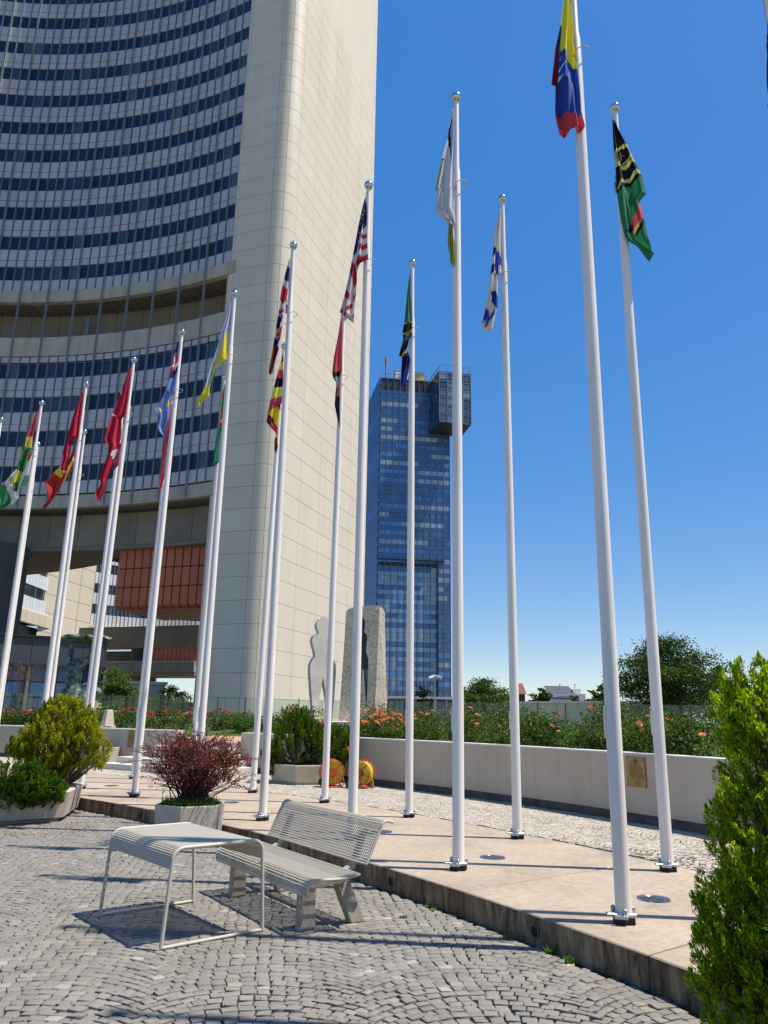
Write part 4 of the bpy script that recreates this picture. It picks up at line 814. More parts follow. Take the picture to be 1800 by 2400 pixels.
flag(PY[12], zh, [(322, 640), (290, 760), (255, 880), (232, 1020), (190, 1140), (130, 1250), (85, 1310), (125, 1345), (135, 1400), (115, 1500), (140, 1540), (175, 1578)], [(337, 640), (332, 900), (315, 1040), (300, 1140), (265, 1170), (245, 1230), (235, 1400), (210, 1480), (182, 1578)], (130, 155, 212),
     [((40, 45, 110), [(315, 640), (340, 640), (330, 740), (285, 770)]), ((195, 60, 85), [(285, 772), (336, 758), (322, 880), (272, 962), (226, 1005), (245, 900)]), (WH_, [(255, 892), (334, 845), (334, 872), (250, 915)]), (WH_, [(290, 790), (300, 780), (300, 940), (288, 950)]), ((40, 45, 110), [(240, 990), (322, 880), (325, 930), (250, 1040)]), ((220, 205, 70), [(203, 1248), (246, 1236), (246, 1284), (208, 1284)]), ((220, 205, 70), [(148, 1322), (172, 1308), (167, 1350), (150, 1350)]), ((215, 220, 232), [(80, 1312), (132, 1236), (132, 1345)])], 'light blue flag with a red crossed corner and yellow stars', .06, 1.5, 12)
flag(PY[112], zh, [(263, 1262), (240, 1400), (200, 1560), (165, 1750), (155, 1830), (170, 1870), (150, 2000), (140, 2106)], [(276, 1262), (278, 1380), (250, 1600), (238, 1750), (222, 1830), (210, 1960), (180, 2020), (150, 2106)], (195, 55, 75), [((120, 25, 38), [(195, 1750), (240, 1720), (215, 1850), (190, 1900)])], 'narrow plain red flag below the light blue one', .05, 1.5, 13)  # darker red patch paints a shaded fold
zi = (0, 850, 5.184); TR_ = (192, 48, 72)
flag(PY[13], zi, [(1580, 65), (1520, 200), (1450, 400), (1370, 620), (1310, 850), (1285, 950), (1335, 1020), (1325, 1140), (1265, 1290), (1225, 1400), (1250, 1480), (1180, 1600), (1195, 1668)], [(1595, 65), (1550, 480), (1520, 640), (1480, 680), (1470, 900), (1440, 1050), (1380, 1180), (1350, 1290), (1290, 1450), (1250, 1600), (1200, 1668)], TR_,
     [(WH_, [(1482, 315), (1468, 392), (1455, 385)]), (WH_, [(1365, 632), (1432, 608), (1395, 645)]), (WH_, [(1400, 1060), (1435, 1040), (1390, 1190), (1362, 1150)])], 'long red flag with a twist, second from the yellow one', .08, 1.6, 14)
flag(PY[113], zi, [(1498, 755), (1460, 860), (1470, 960), (1420, 1080), (1380, 1180), (1400, 1220), (1370, 1296)], [(1512, 755), (1510, 960), (1490, 1100), (1452, 1230), (1420, 1270), (1374, 1296)], (195, 55, 75), [(WH_, [(1490, 750), (1520, 750), (1515, 960), (1470, 1000), (1450, 880)])], 'small red and white flag half behind the twisted red one', .04, 1.4, 15)
flag(PY[14], zi, [(1000, 345), (940, 500), (880, 680), (830, 880), (800, 1000), (770, 1110), (790, 1140), (765, 1230), (755, 1290)], [(1014, 345), (980, 640), (955, 900), (920, 920), (870, 960), (860, 1050), (835, 1170), (790, 1290)], (190, 45, 72), [((225, 225, 225), [(750, 1290), (790, 1295), (770, 1340)])], 'plain dark red flag above the red and yellow one', .07, 1.6, 16)
flag(PY[15], zi, [(908, 1015), (840, 1180), (745, 1260), (660, 1350), (560, 1470), (600, 1600), (600, 1680), (530, 1745), (536, 1768)], [(920, 1015), (905, 1200), (850, 1350), (760, 1480), (720, 1540), (660, 1640), (610, 1700), (540, 1768)], (180, 50, 52),
     [((70, 72, 82), [(900, 1010), (925, 1010), (905, 1090), (830, 1240), (760, 1300), (735, 1262), (840, 1175)]), ((228, 205, 45), [(735, 1262), (757, 1380), (740, 1402), (655, 1345)]), ((228, 180, 60), [(890, 1130), (908, 1172), (772, 1482), (748, 1492), (830, 1300)]), (WH_, [(748, 1300), (792, 1308), (772, 1352)])], 'red flag with black and yellow wedge, lower left', .07, 1.3, 17)
flag(PY[16], zi, [(452, 585), (400, 720), (320, 920), (270, 1010), (240, 1180), (200, 1280), (215, 1340), (165, 1480), (170, 1560)], [(464, 585), (430, 800), (398, 900), (385, 1030), (335, 1160), (305, 1290), (260, 1360), (215, 1540), (182, 1560)], (50, 115, 66),
     [((200, 65, 85), [(445, 580), (470, 580), (455, 660), (402, 890), (312, 917), (400, 715)]), ((222, 205, 95), [(325, 912), (405, 893), (390, 1030), (308, 1044)]), ((190, 190, 50), [(262, 1010), (282, 1080), (242, 1195), (230, 1180), (240, 1110)]), ((225, 215, 50), [(205, 1310), (268, 1318), (217, 1442), (165, 1475)])], 'green, yellow and red flag, second from the left edge', .06, 1.4, 18)
flag(PY[17], zi, [(383, 1075), (330, 1160), (200, 1300), (70, 1460), (0, 1540), (-30, 1640), (-10, 1765)], [(396, 1075), (375, 1250), (352, 1370), (322, 1510), (240, 1500), (225, 1650), (150, 1725), (0, 1765)], (222, 216, 212),
     [((220, 90, 70), [(370, 1070), (400, 1070), (385, 1140), (335, 1205), (325, 1165)]), ((70, 150, 95), [(290, 1372), (360, 1366), (330, 1515), (232, 1505)]), ((60, 140, 85), [(-40, 1530), (0, 1535), (72, 1455), (112, 1620), (132, 1718), (0, 1775), (-40, 1770)]), ((180, 180, 110), [(120, 1400), (180, 1395), (175, 1470), (130, 1480)])], 'white and green flag hanging lowest at the left edge', .08, 1.2, 19)
zs = (1700, 0, 8.85)
flag(PY[0], zs, [(1300, -1500), (1000, -900), (815, 0), (825, 500), (835, 1000), (850, 1350), (885, 1750), (1000, 2000)], [(1330, -1500), (1340, -900), (1300, 0), (1290, 600), (1250, 1300), (1150, 1800), (1010, 2000)], (150, 28, 50), [((190, 180, 175), [(850, 0), (900, 500), (1000, 300), (1000, -300), (900, -300)])], 'maroon flag cut by the right edge of the picture', .08, 1.4, 20)
# ================================================================ FURNITURE
MESH_P = plain('cream_powder_coat', (.47, .43, .345), .55, .0, .04, 3); CONC = plain('bench_concrete', (.37, .315, .24), .9, 0, .2, 12, .5, 90)
# table
tn, trn, tfl = gp(361, 2231), gp(597, 2185), gp(252, 2146); tfar = gp(463, 2115)
tc = (tn + trn + tfl + tfar) / 4; tx = ((trn - tn) + (tfar - tfl)).normalized(); TBW, TBD, TH = .835, 1.17, .665
tbl = empty('mesh_table', (tc.x, tc.y, 0)); tbl.matrix_basis = frame((tc.x, tc.y, 0), tx); tag(tbl, 'cream wire mesh table with tubular legs in front of the bench', 'table')
def uprof(w0, w1, h, r, drop):
    """inverted U (x,z): from the left side, over the top, down the right side"""
    pts = [(-w0, h - drop)]
    for k in range(7): a = math.pi - k * math.pi / 12; pts.append((-w1 + r + r * math.cos(a), h - r + r * math.sin(a)))
    for k in range(7): a = math.pi / 2 - k * math.pi / 12; pts.append((w1 - r + r * math.cos(a), h - r + r * math.sin(a)))
    pts.append((w0, h - drop)); return pts
for sy in (-1, 1):
    y = sy * TBD / 2; pr = uprof(TBW / 2, TBW / 2 - .035, TH, .085, TH - .015); m = MB(); m.tube([(x, y - sy * (.0 if z > .5 else .0), z) for x, z in pr], .0145, 10); m.build('leg_frame', MESH_P, tbl, True)
    m = MB(); m.tube([(-TBW / 2, y, .014), (TBW / 2, y, .014)], .012, 8); m.build('floor_runner', MESH_P, tbl, True)
    for sx in (-1, 1): m = MB(); m.tube([(sx * (TBW / 2 - .03), y, .5), (sx * (TBW / 2 - .03) - sx * .05, y - sy * .02, .5)], .008, 6); m.build('lug', MESH_P, tbl)
def grid_sheet(prof, length, pitch_l, pitch_p, rw, name, parent, axis='y', flat=1.0):
    """welded wire mesh: straight wires along `axis`, bent wires following prof; prof is a list of (a, z)"""
    P2 = [Vector((p[0], p[1])) for p in prof]; seg = [(P2[i + 1] - P2[i]).length for i in range(len(P2) - 1)]; tot = sum(seg)
    def pt(s):
        for i, l in enumerate(seg):
            if s <= l or i == len(seg) - 1: return P2[i].lerp(P2[i + 1], min(1, s / l))
            s -= l
    def w3(a, z, l): return (a, l, z) if axis == 'y' else (l, a, z)
    m = MB(); n = int(tot / pitch_p)
    for k in range(n + 1): q = pt(tot * k / n); m.tube([w3(q.x, q.y, -length / 2), w3(q.x, q.y, length / 2)], rw, 5)
    o1 = m.build(name + '_long_wires', MESH_P, parent, True)
    m = MB(); n = int(length / pitch_l)
    for k in range(n + 1): l = -length / 2 + length * k / n; m.tube([w3(p.x, p.y - rw * .9, l) for p in P2], rw * .95, 5)
    o2 = m.build(name + '_cross_wires', MESH_P, parent, True); return o1, o2
pr = uprof(TBW / 2 - .028, TBW / 2 - .033, TH + .004, .085, .14); grid_sheet(pr, TBD - .03, .0185, .0165, .0060, 'top', tbl)
# bench
ba = Vector((.56, -.828, 0)); bo = Vector((-.93, 7.17, 0)); bench = empty('park_bench'); bench.matrix_basis = frame((bo.x, bo.y, 0), ba); tag(bench, 'cream wire mesh bench with concrete legs at the kerb', 'bench')
SH = .405; BL_ = 1.80
sp = [(-.125, .285), (-.128, .33)] + [(-.128 + .07 * (1 - math.cos(a)), .33 + .07 * math.sin(a)) for a in [k * math.pi / 12 for k in range(1, 7)]] + [(.05, SH - .012), (.20, SH - .018), (.34, SH)]
bp = [(.405, .475), (.46, .58), (.52, .70), (.545, .745)] + [(.545 + .055 - .055 * math.cos(a) * 1.0, .745 + .045 * math.sin(a)) for a in [k * math.pi / 10 for k in range(1, 6)]] + [(.66, .775)]
grid_sheet(sp, BL_, .027, .0215, .0054, 'seat', bench, 'x'); grid_sheet(bp, BL_, .027, .0215, .0054, 'backrest', bench, 'x')
def strip(prof, th, wd, x, name):
    m = MB(); m.tube([(x, p[0], p[1]) for p in prof], wd, 6); return m.build(name, MESH_P, bench, True)
for sx in (-1, 1): strip(sp, .01, .0115, sx * BL_ / 2, 'seat_edge'); strip(bp, .01, .0115, sx * BL_ / 2, 'backrest_edge')
for (pf, nm) in ((sp[0], 'seat_front_rod'), (sp[-1], 'seat_rear_rod'), (bp[0], 'back_bottom_rod'), (bp[-1], 'back_top_rod')): m = MB(); m.tube([(-BL_ / 2, pf[0], pf[1]), (BL_ / 2, pf[0], pf[1])], .009, 8); m.build(nm, MESH_P, bench, True)
def slabpoly(poly, x, w_, name, mat):
    m = MB(); n = len(poly); k = .008
    cx = sum(p[0] for p in poly) / n; cz = sum(p[1] for p in poly) / n
    rings = [(-w_ / 2, .93), (-w_ / 2 + k, 1), (w_ / 2 - k, 1), (w_ / 2, .93)]
    vs = [(x + dx, cx + (p[0] - cx) * sc, cz + (p[1] - cz) * sc) for dx, sc in rings for p in poly]
    fs = [tuple(range(n)), tuple(3 * n + i for i in range(n - 1, -1, -1))] + [(r * n + i, (r + 1) * n + i, (r + 1) * n + (i + 1) % n, r * n + (i + 1) % n) for r in range(3) for i in range(n)]
    m.add(vs, fs); return m.build(name, mat, bench)
for sx in (-1, 1):
    x = sx * .66
    slabpoly([(-.075, 0), (.055, 0), (.045, .30), (.36, .33), (.36, SH - .03), (-.02, SH - .035), (-.07, .34)], x, .095, 'front_leg', CONC)
    slabpoly([(.40, 0), (.53, 0), (.37, .328), (.24, .328)], x, .095, 'rear_leg', CONC)
    slabpoly([(.37, .335), (.45, .46), (.565, .70), (.53, .70), (.40, .44), (.30, .385), (.30, .335)], x, .06, 'back_support', CONC)
# recessed uplights
LENS = glass_mat('uplight_lens', (.06, .07, .085), .05, .1); STEEL = plain('brushed_steel', (.55, .55, .56), .22, 1.0, .06, 30)
for i, (x, y) in enumerate([(1.22, 8.74), (2.30, 6.91), (.04, 10.48), tuple(gp(541, 1881, PZ))[:2], tuple(gp(261, 1842, PZ))[:2]]):
    lab = ['round steel uplight between the centre flagpole and the wall', 'round steel uplight beside the nearest flagpole', 'round steel uplight just behind the bench', 'round steel uplight to the right of the maroon bush', 'round steel uplight near the golden conifer'][i]
    o = tag(empty('ground_uplight', (x, y, PZ)), lab, 'light', 'ground lights in the platform')
    m = MB(); m.lathe([(.138, .0005), (.136, .007), (.104, .010), (.100, .006)], 32, cap=False); m.build('rim', STEEL, o, True, 60); m = MB(); m.lathe([(.102, .002), (.10, .0065), (.04, .0075)], 28); m.build('lens', LENS, o, True, 60)
    for k in range(3): a = k * 2.09; m = MB(); m.lathe([(.008, .008), (.008, .0125), (.004, .014)], 8, (.119 * math.cos(a), .119 * math.sin(a), 0)); m.build('screw', STEEL, o)
# planters
TUB = plain('tub_concrete', (.46, .40, .315), .85, 0, .14, 5, .35, 70); SOIL = plain('potting_soil', (.045, .032, .022), .95, 0, .3, 30, .8)
def planter(pts, z0, h, flare, label, lip=.055):
    cx = sum(p[0] for p in pts) / len(pts); cy = sum(p[1] for p in pts) / len(pts); o = empty('planter', (cx, cy, z0)); q = [Vector((p[0] - cx, p[1] - cy, 0)) for p in pts]; n = len(q); m = MB()
    def ring(s, z): return [p * s + Vector((0, 0, z)) for p in q]
    rings = [ring(.93, 0), ring(.93, .035), ring(1.0, .06), ring(flare, h - .015), ring(flare * .99, h), ring(flare - lip * 1.3, h), ring(flare - lip * 1.5, h - .12)]
    vs = sum(rings, []); fs = [(r * n + i, r * n + (i + 1) % n, (r + 1) * n + (i + 1) % n, (r + 1) * n + i) for r in range(len(rings) - 1) for i in range(n)]; m.add(vs, fs); m.build('tub', TUB, o)
    m = MB(); m.add(ring(flare - lip * 1.4, h - .08), [tuple(range(n))]); m.build('soil', SOIL, o); return tag(o, label, 'planter'), Vector((cx, cy, z0 + h))
def hexpts(cx, cy, rx, ry, rot=0, n=6): return [(cx + rx * math.cos(a) * math.cos(rot) - ry * math.sin(a) * math.sin(rot), cy + rx * math.cos(a) * math.sin(rot) + ry * math.sin(a) * math.cos(rot)) for a in [2 * math.pi * k / n for k in range(n)]]
_, pm = planter(hexpts(-2.46, 10.55, .43, .43, .5), 0, .50, 1.07, 'pale hexagonal planter holding the maroon bush, beside the table')
_, pl_ = planter([(-5.16, 13.85), (-4.86, 12.5), (-5.5, 11.9), (-7.0, 11.75), (-8.0, 12.8), (-7.5, 14.1), (-6.2, 14.35)], 0, .44, 1.04, 'wide pale concrete planter holding the dark green juniper at left')
_, pc = planter(hexpts(-1.62, 17.75, .78, .72, .35), PZ, .40, 1.06, 'pale hexagonal planter holding the dark conifer beside the hose reels')
_, pe = planter(hexpts(gp(258, 1790, PZ).x - .45, gp(258, 1790, PZ).y + .2, .55, .5, .2), PZ, .45, 1.06, 'small pale planter partly hidden behind the golden conifer')
# hose reels
HRED = plain('red_hose_frame', (.50, .055, .025), .4, 0, .06, 3); HYEL = plain('yellow_hose', (.66, .50, .03), .45, 0, .06, 3)
def hose_reel(loc, rz, label, handle):
    o = empty('hose_reel', loc, rz); R_ = .245; zc = .30
    for sx in (-1, 1):
        x = sx * .13; m = MB(); m.tube([(x, R_ * math.cos(a), zc + R_ * math.sin(a)) for a in [k * math.pi / 14 for k in range(28)]], .011, 8, closed=True)
        for k in range(6): a = k * math.pi / 3 + .3; m.tube([(x, .05 * math.cos(a), zc + .05 * math.sin(a)), (x, R_ * math.cos(a), zc + R_ * math.sin(a))], .008, 6)
        m.build('reel_disc', HRED, o, True); m = MB(); m.lathe([(.075, -.012), (.075, .012)], 16); h = m.build('hub', HRED, o); h.matrix_basis = Matrix.Translation((x, 0, zc)) @ Matrix.Rotation(math.pi / 2, 4, 'Y')
    m = MB(); k = 0
    for r_ in (.10, .125, .15, .175, .20, .225):
        for x in [-.105 + .03 * i for i in range(8)]: m.tube([(x + .008 * math.sin(a + r_ * 40), r_ * math.cos(a) * (1 + .02 * math.sin(3 * a + x * 30)), zc - .005 + r_ * math.sin(a)) for a in [i * math.pi / 8 for i in range(16)]], .0125, 6, closed=True)
    m.build('hose', HYEL, o, True); m = MB(); m.tube([(.0, -.225, zc - .05), (.02, -.26, .12), (.06, -.25, .03), (.18, -.2, .02)], .0125, 6); m.build('hose_tail', HYEL, o, True)
    for sx in (-1, 1):
        x = sx * .165; m = MB(); m.tube([(x, -.20, .015), (x, 0, zc + .02), (x, .20, .08)], .012, 8); m.tube([(x, -.22, .014), (x, .16, .014)], .011, 8); m.build('stand', HRED, o, True)
        m = MB(); m.lathe([(.05, -.022), (.085, -.02), (.085, .02), (.05, .022)], 18); wv = m.build('wheel', BLACKR, o, True); wv.matrix_basis = Matrix.Translation((sx * .215, .17, .085)) @ Matrix.Rotation(math.pi / 2, 4, 'Y'); m = MB(); m.lathe([(.03, -.026), (.03, .026)], 12); hb = m.build('wheel_hub', HRED, wv)
    if handle:
        m = MB(); m.tube([(-.165, .02, zc), (-.15, .20, .62), (-.10, .28, .80), (.10, .28, .80), (.15, .20, .62), (.165, .02, zc)], .011, 8); m.build('handle', HRED, o, True)
    return tag(o, label, 'hose reel', 'garden hose reels')
hose_reel((-1.0, 16.75, PZ), math.radians(100), 'red reel of yellow hose next to the planter', False)
hose_reel((-.38, 16.65, PZ), math.radians(68), 'red reel of yellow hose with wheels and raised handle, near the wall', True)
# ================================================================ SCULPTURES
t = NT('hewn_stone'); n = t.noise(11, 5, .6, coord='Object', dist=1.2); n2_ = t.noise(1.2, 4, coord='Object')
c = t.ramp(n, [(.34, (.24, .19, .15)), (.46, (.56, .475, .39)), (.7, (.66, .565, .47))]); c = t.mix(.5, c, t.ramp(n2_, [(.3, (.6, .56, .52)), (.7, (1, 1, 1))]), 'MULTIPLY'); t.bump(n, .9, .05); HEWN = t.set(c, .9, 0, .2)
SMOOTH = plain('smooth_stone', (.58, .51, .45), .7, 0, .18, 1.6, .15); MARB = plain('white_marble', (.68, .61, .53), .6, 0, .16, 2.5, .3)
SY_ = 26.0
def atz(x, y): return at(x, y, SY_)
sbase = at(812, 1690, SY_); scl = SY_ / math.cos(.0) 
# figure outline in zoom pixels (700,1400; 6.381): generic standing silhouette, hips and shoulders
half = [(0, 295), (55, 318), (92, 380), (100, 440), (70, 500), (62, 530), (90, 560), (160, 590), (182, 640), (165, 720), (130, 830), (128, 890), (170, 930), (212, 1010), (216, 1130), (205, 1260), (190, 1450), (170, 1640), (150, 1800), (138, 1835)]
inner = [(118, 1835), (100, 1700), (70, 1500), (30, 1300), (0, 1175)]
def fig_poly(cx, sx=1.0):
    L = [(cx - x * sx, y) for x, y in half] ; R = [(cx + x * sx, y) for x, y in half]
    return L[1:] + [(cx - x * sx, y) for x, y in inner[:-1]] + [(cx, 1175)] + [(cx + x * sx, y) for x, y in reversed(inner[:-1])] + R[::-1][:-1] + [(cx, 295)]
def z9(x, y, Y=SY_): return at(700 + x / 6.381, 1400 + y / 6.381, Y)
def slab_from(poly3, nrm, th, mat, name, parent, bev=.03):
    n = len(poly3); cen = sum(poly3, Vector()) / n; m = MB(); vs = []
    for d, k in ((0, bev), (bev, 0), (th - bev, 0), (th, bev)):
        for i, p in enumerate(poly3):
            tn_ = (poly3[(i + 1) % n] - poly3[i - 1]).normalized(); inn = nrm.cross(tn_)
            vs.append(p + nrm * d + inn * (k if inn.dot(inn) else 0))
    fs = [tuple(range(n)), tuple(3 * n + i for i in range(n - 1, -1, -1))] + [(r * n + i, (r + 1) * n + i, (r + 1) * n + (i + 1) % n, r * n + (i + 1) % n) for r in range(3) for i in range(n)]
    m.add(vs, fs); return m.build(name, mat, parent)
nY = Vector((0, 1, 0)); 
stone = tag(empty('standing_figure_sculpture', z9(365, 1835)), 'flat smooth stone figure standing on the marble plinth', 'sculpture'); inv = Matrix.Translation(-z9(365, 1835))
o = slab_from([z9(x, y, SY_ + (x - 365) * .0012) for x, y in fig_poly(365, .86)], Vector((-.45, .893, 0)), .22, SMOOTH, 'figure', stone, .02); o.matrix_basis = inv
# monolith with a figure-shaped opening: left half, right half, top and leg wedge as one hewn block around the hole
mono = tag(empty('stone_monolith', z9(900, 1845)), 'rough hewn stone slab with a figure shaped opening', 'sculpture'); inv = Matrix.Translation(-z9(900, 1845))
hole = [(cx_, y) for cx_, y in fig_poly(955, .40)]
hole = [(x, 560 + (y - 295) * .0 + (y - 295) * 0 + 0 if False else 300 + (y - 295) * .88) for x, y in hole]
outer = [(595, 1845), (640, 1300), (690, 560), (705, 230), (740, 175), (820, 150), (1000, 130), (1170, 118), (1205, 140), (1190, 560), (1165, 1000), (1140, 1500), (1128, 1845)]
def mono_mesh():
    """extruded ring between outer outline and the opening, built in vertical strips"""
    m = MB(); ys = sorted(set([y for _, y in outer] + [y for _, y in hole] + list(range(130, 1846, 40)))); ys = [y for y in ys if 118 <= y <= 1845]
    def span(poly, y):
        xs = []; n = len(poly)
        for i in range(n):
            (x0, y0), (x1, y1) = poly[i], poly[(i + 1) % n]
            if (y0 <= y < y1) or (y1 <= y < y0): xs.append(x0 + (x1 - x0) * (y - y0) / (y1 - y0))
        return sorted(xs)
    dep = .62
    def quad(a, b, c_, d): o = len(m.v); m.v += [tuple(p) for p in (a, b, c_, d)]; m.f.append((o, o + 1, o + 2, o + 3)); m.mi.append(m.cur)
    for y0, y1 in zip(ys[:-1], ys[1:]):
        e = (y1 - y0) * 1e-3; A = span(outer, y0 + e); B = span(outer, y1 - e); Ha = span(hole, y0 + e); Hb = span(hole, y1 - e)
        if len(A) < 2 or len(B) < 2: continue
        if len(Ha) != len(Hb) or len(Ha) % 2: Ha = Hb = []
        xa = [A[0]] + Ha + [A[-1]]; xb = [B[0]] + Hb + [B[-1]]
        for k in range(0, len(xa), 2):
            f0, f1, g0, g1 = z9(xa[k], y0), z9(xa[k + 1], y0), z9(xb[k], y1), z9(xb[k + 1], y1); bk = Vector((.16, dep, 0))
            m.cur = 0; quad(f0, f1, g1, g0); quad(f0 + bk, f1 + bk, g1 + bk, g0 + bk)
            m.cur = 0 if k == 0 else 1; quad(f0, f0 + bk, g0 + bk, g0); m.cur = 0 if k + 2 == len(xa) else 1; quad(f1, f1 + bk, g1 + bk, g1)
    tp = [p for p in outer if p[1] <= 232]; m.cur = 0
    for a, b in zip(tp[:-1], tp[1:]): bk = Vector((.16, dep, 0)); quad(z9(*a), z9(*b), z9(*b) + bk, z9(*a) + bk)
    return m
mm = mono_mesh(); o = mm.build('block', [HEWN, SMOOTH], mono); o.matrix_basis = inv
INSET = plain('dark_polished_inset', (.012, .016, .03), .12, .3); hp = [(x, y) for x, y in hole if y < 1080]
m = MB(); hb = [z9(x * 1.0, y) + Vector((.1, .42, 0)) for x, y in ((840, 300), (1070, 300), (1070, 1075), (840, 1075))]; m.add(hb, [(0, 1, 2, 3)]); m.add([p + Vector((0, .05, 0)) for p in hb], [(3, 2, 1, 0)]); o = m.build('dark_inset', INSET, mono); o.matrix_basis = inv
m = MB(); hb = [z9(x, y) + Vector((.1, .36, 0)) for x, y in ((840, 1076), (1070, 1076), (1070, 1845), (840, 1845))]; m.add(hb, [(0, 1, 2, 3)]); m.add([p + Vector((0, .08, 0)) for p in hb], [(3, 2, 1, 0)]); o = m.build('smooth_inset', SMOOTH, mono); o.matrix_basis = inv
a0, a1 = z9(1128, 1845), z9(1205, 140)
m = MB(); m.add([z9(1128, 1845) + Vector((.004, -.002, 0)), z9(1210, 140), z9(1290, 190) + Vector((.0, .55, 0)), z9(1305, 1100) + Vector((0, .55, 0)), z9(1338, 1130) + Vector((0, .55, 0)), z9(1325, 1845) + Vector((0, .55, 0)), z9(1128, 1845) + Vector((0, .64, 0)), z9(1205, 140) + Vector((0, .64, 0))], [(0, 1, 2, 3, 4, 5), (1, 7, 2), (5, 4, 3, 2, 7, 6)]); o = m.build('rough_flank', HEWN, mono); o.matrix_basis = inv
m = MB(); b0 = z9(30, 1845, SY_ - .5); b1 = z9(930, 1845, SY_ - .5); hh = .5
plt = tag(empty('marble_plinth', (b0 + b1) / 2), 'white marble plinth under the stone sculptures', 'plinth')
for k in range(3): m = MB(); wd_ = (b1.x - b0.x) / 3; m.box((-(b1.x - b0.x) / 2 + wd_ * (k + .5), .75, -hh / 2), (wd_ - .015, 1.5, hh), ch=.03); m.build('marble_block', MARB, plt)
m = MB(); m.box((.9, .8, -hh / 2 - .02), (1.8, 1.3, hh), ch=.03); m.build('rear_block', MARB, plt)
# bronze statue: draped figure lifting a flat basin, a child and foliage at its side (one cast body + basin + base)
t = NT('verdigris_bronze'); n = t.noise(6, 5, .65, coord='Object', dist=.8); c = t.ramp(n, [(.36, (.018, .022, .018)), (.5, (.09, .12, .092)), (.68, (.34, .42, .32))]); t.bump(n, .8, .03); VERD = t.set(c, .6, .25, .4)
BY = 31.0
def zb2(x, y, d=0): p = at(120 + x / 8.295, 1450 + y / 8.295, BY); return Vector((p.x, BY + d, p.z))
sto = zb2(430, 1900); statue = tag(empty('bronze_statue', sto), 'green bronze figure lifting a wide basin overhead, behind the golden conifer', 'statue'); inv = Matrix.Translation(-sto)
def skin(name, nodes, edges, parent, mat, sub=2):
    me = bpy.data.meshes.new(name); me.from_pydata([tuple(n_[0]) for n_ in nodes], edges, []); o = obj(name, me, mat, parent)
    o.modifiers.new('skin', 'SKIN').use_smooth_shade = True; sk = me.skin_vertices[0].data
    for i, n_ in enumerate(nodes): sk[i].radius = n_[1]; sk[i].use_root = (i == 0)
    s_ = o.modifiers.new('sub', 'SUBSURF'); s_.levels = sub; s_.render_levels = sub; return o
pxm = BY / 1773 / 8.295 * 1.0
nd = [(zb2(400, 1380), (.47, .38)), (zb2(420, 1200), (.36, .30)), (zb2(430, 1060), (.38, .30)), (zb2(440, 930), (.40, .28)), (zb2(480, 850), (.20, .18)), (zb2(505, 790), (.13, .13)), (zb2(512, 765), (.11, .12)),
      (zb2(340, 880), (.17, .16)), (zb2(375, 760), (.14, .13)), (zb2(395, 600), (.12, .11)), (zb2(410, 460), (.09, .09)),
      (zb2(590, 900), (.18, .16)), (zb2(700, 820), (.14, .13)), (zb2(790, 690), (.12, .11)), (zb2(850, 450), (.09, .09)),
      (zb2(320, 1600), (.40, .34)), (zb2(310, 1900), (.42, .36)), (zb2(480, 1600), (.36, .34)), (zb2(480, 1900), (.40, .36))]
ed = [(0, 1), (1, 2), (2, 3), (3, 4), (4, 5), (5, 6), (3, 7), (7, 8), (8, 9), (9, 10), (3, 11), (11, 12), (12, 13), (13, 14), (0, 15), (15, 16), (0, 17), (17, 18)]
o = skin('figure', nd, ed, statue, VERD); o.matrix_basis = inv
nd = [(zb2(560, 830, .3), (.20, .2)), (zb2(640, 800, .35), (.2, .2)), (zb2(720, 960, .3), (.24, .22)), (zb2(770, 1090, .2), (.2, .2)), (zb2(700, 1240, .1), (.06, .06)), (zb2(580, 1320, 0), (.06, .06))]
o = skin('shawl', nd, [(0, 1), (1, 2), (2, 3), (3, 4), (4, 5)], statue, VERD); o.matrix_basis = inv
nd = [(zb2(640, 1700, .1), (.45, .4)), (zb2(700, 1560, .1), (.38, .34)), (zb2(660, 1420, .1), (.16, .16)), (zb2(760, 1390, .1), (.17, .16)), (zb2(900, 1420, .1), (.22, .2)), (zb2(960, 1400, .1), (.08, .08)), (zb2(560, 1900, 0), (.5, .4)), (zb2(800, 1900, 0), (.5, .4))]
o = skin('wave_group', nd, [(0, 1), (1, 2), (2, 3), (3, 4), (4, 5), (0, 6), (0, 7)], statue, VERD); o.matrix_basis = inv
m = MB(); nseg = 28; rw = (zb2(1125, 0).x - zb2(225, 0).x) / 2; bc = zb2(675, 385)
rings = [(0.15, -.16), (.55, -.10), (.9, -.05), (1.0, .02), (.96, .08), (.6, .10), (.1, .07)]
vs = []
for rr_, zz in rings:
    for k in range(nseg): a = 2 * math.pi * k / nseg; f_ = 1 + .07 * math.sin(5 * a + 1) + .05 * math.sin(9 * a); vs.append((bc.x + rw * rr_ * f_ * math.cos(a), bc.y + rw * .6 * rr_ * f_ * math.sin(a), bc.z + zz + .05 * math.sin(7 * a + rr_ * 5)))
m.add(vs, [(r * nseg + k, r * nseg + (k + 1) % nseg, (r + 1) * nseg + (k + 1) % nseg, (r + 1) * nseg + k) for r in range(len(rings) - 1) for k in range(nseg)] + [tuple(range(nseg - 1, -1, -1)), tuple((len(rings) - 1) * nseg + k for k in range(nseg))]); o = m.build('basin', VERD, statue, True, 60); o.matrix_basis = inv
m = MB(); m.box((sto.x + .5, BY + .1, (TZ + sto.z) / 2 + .15), (2.2, 1.4, sto.z - TZ + .2), ch=.05); o = m.build('pedestal', GREY, statue); o.matrix_basis = inv
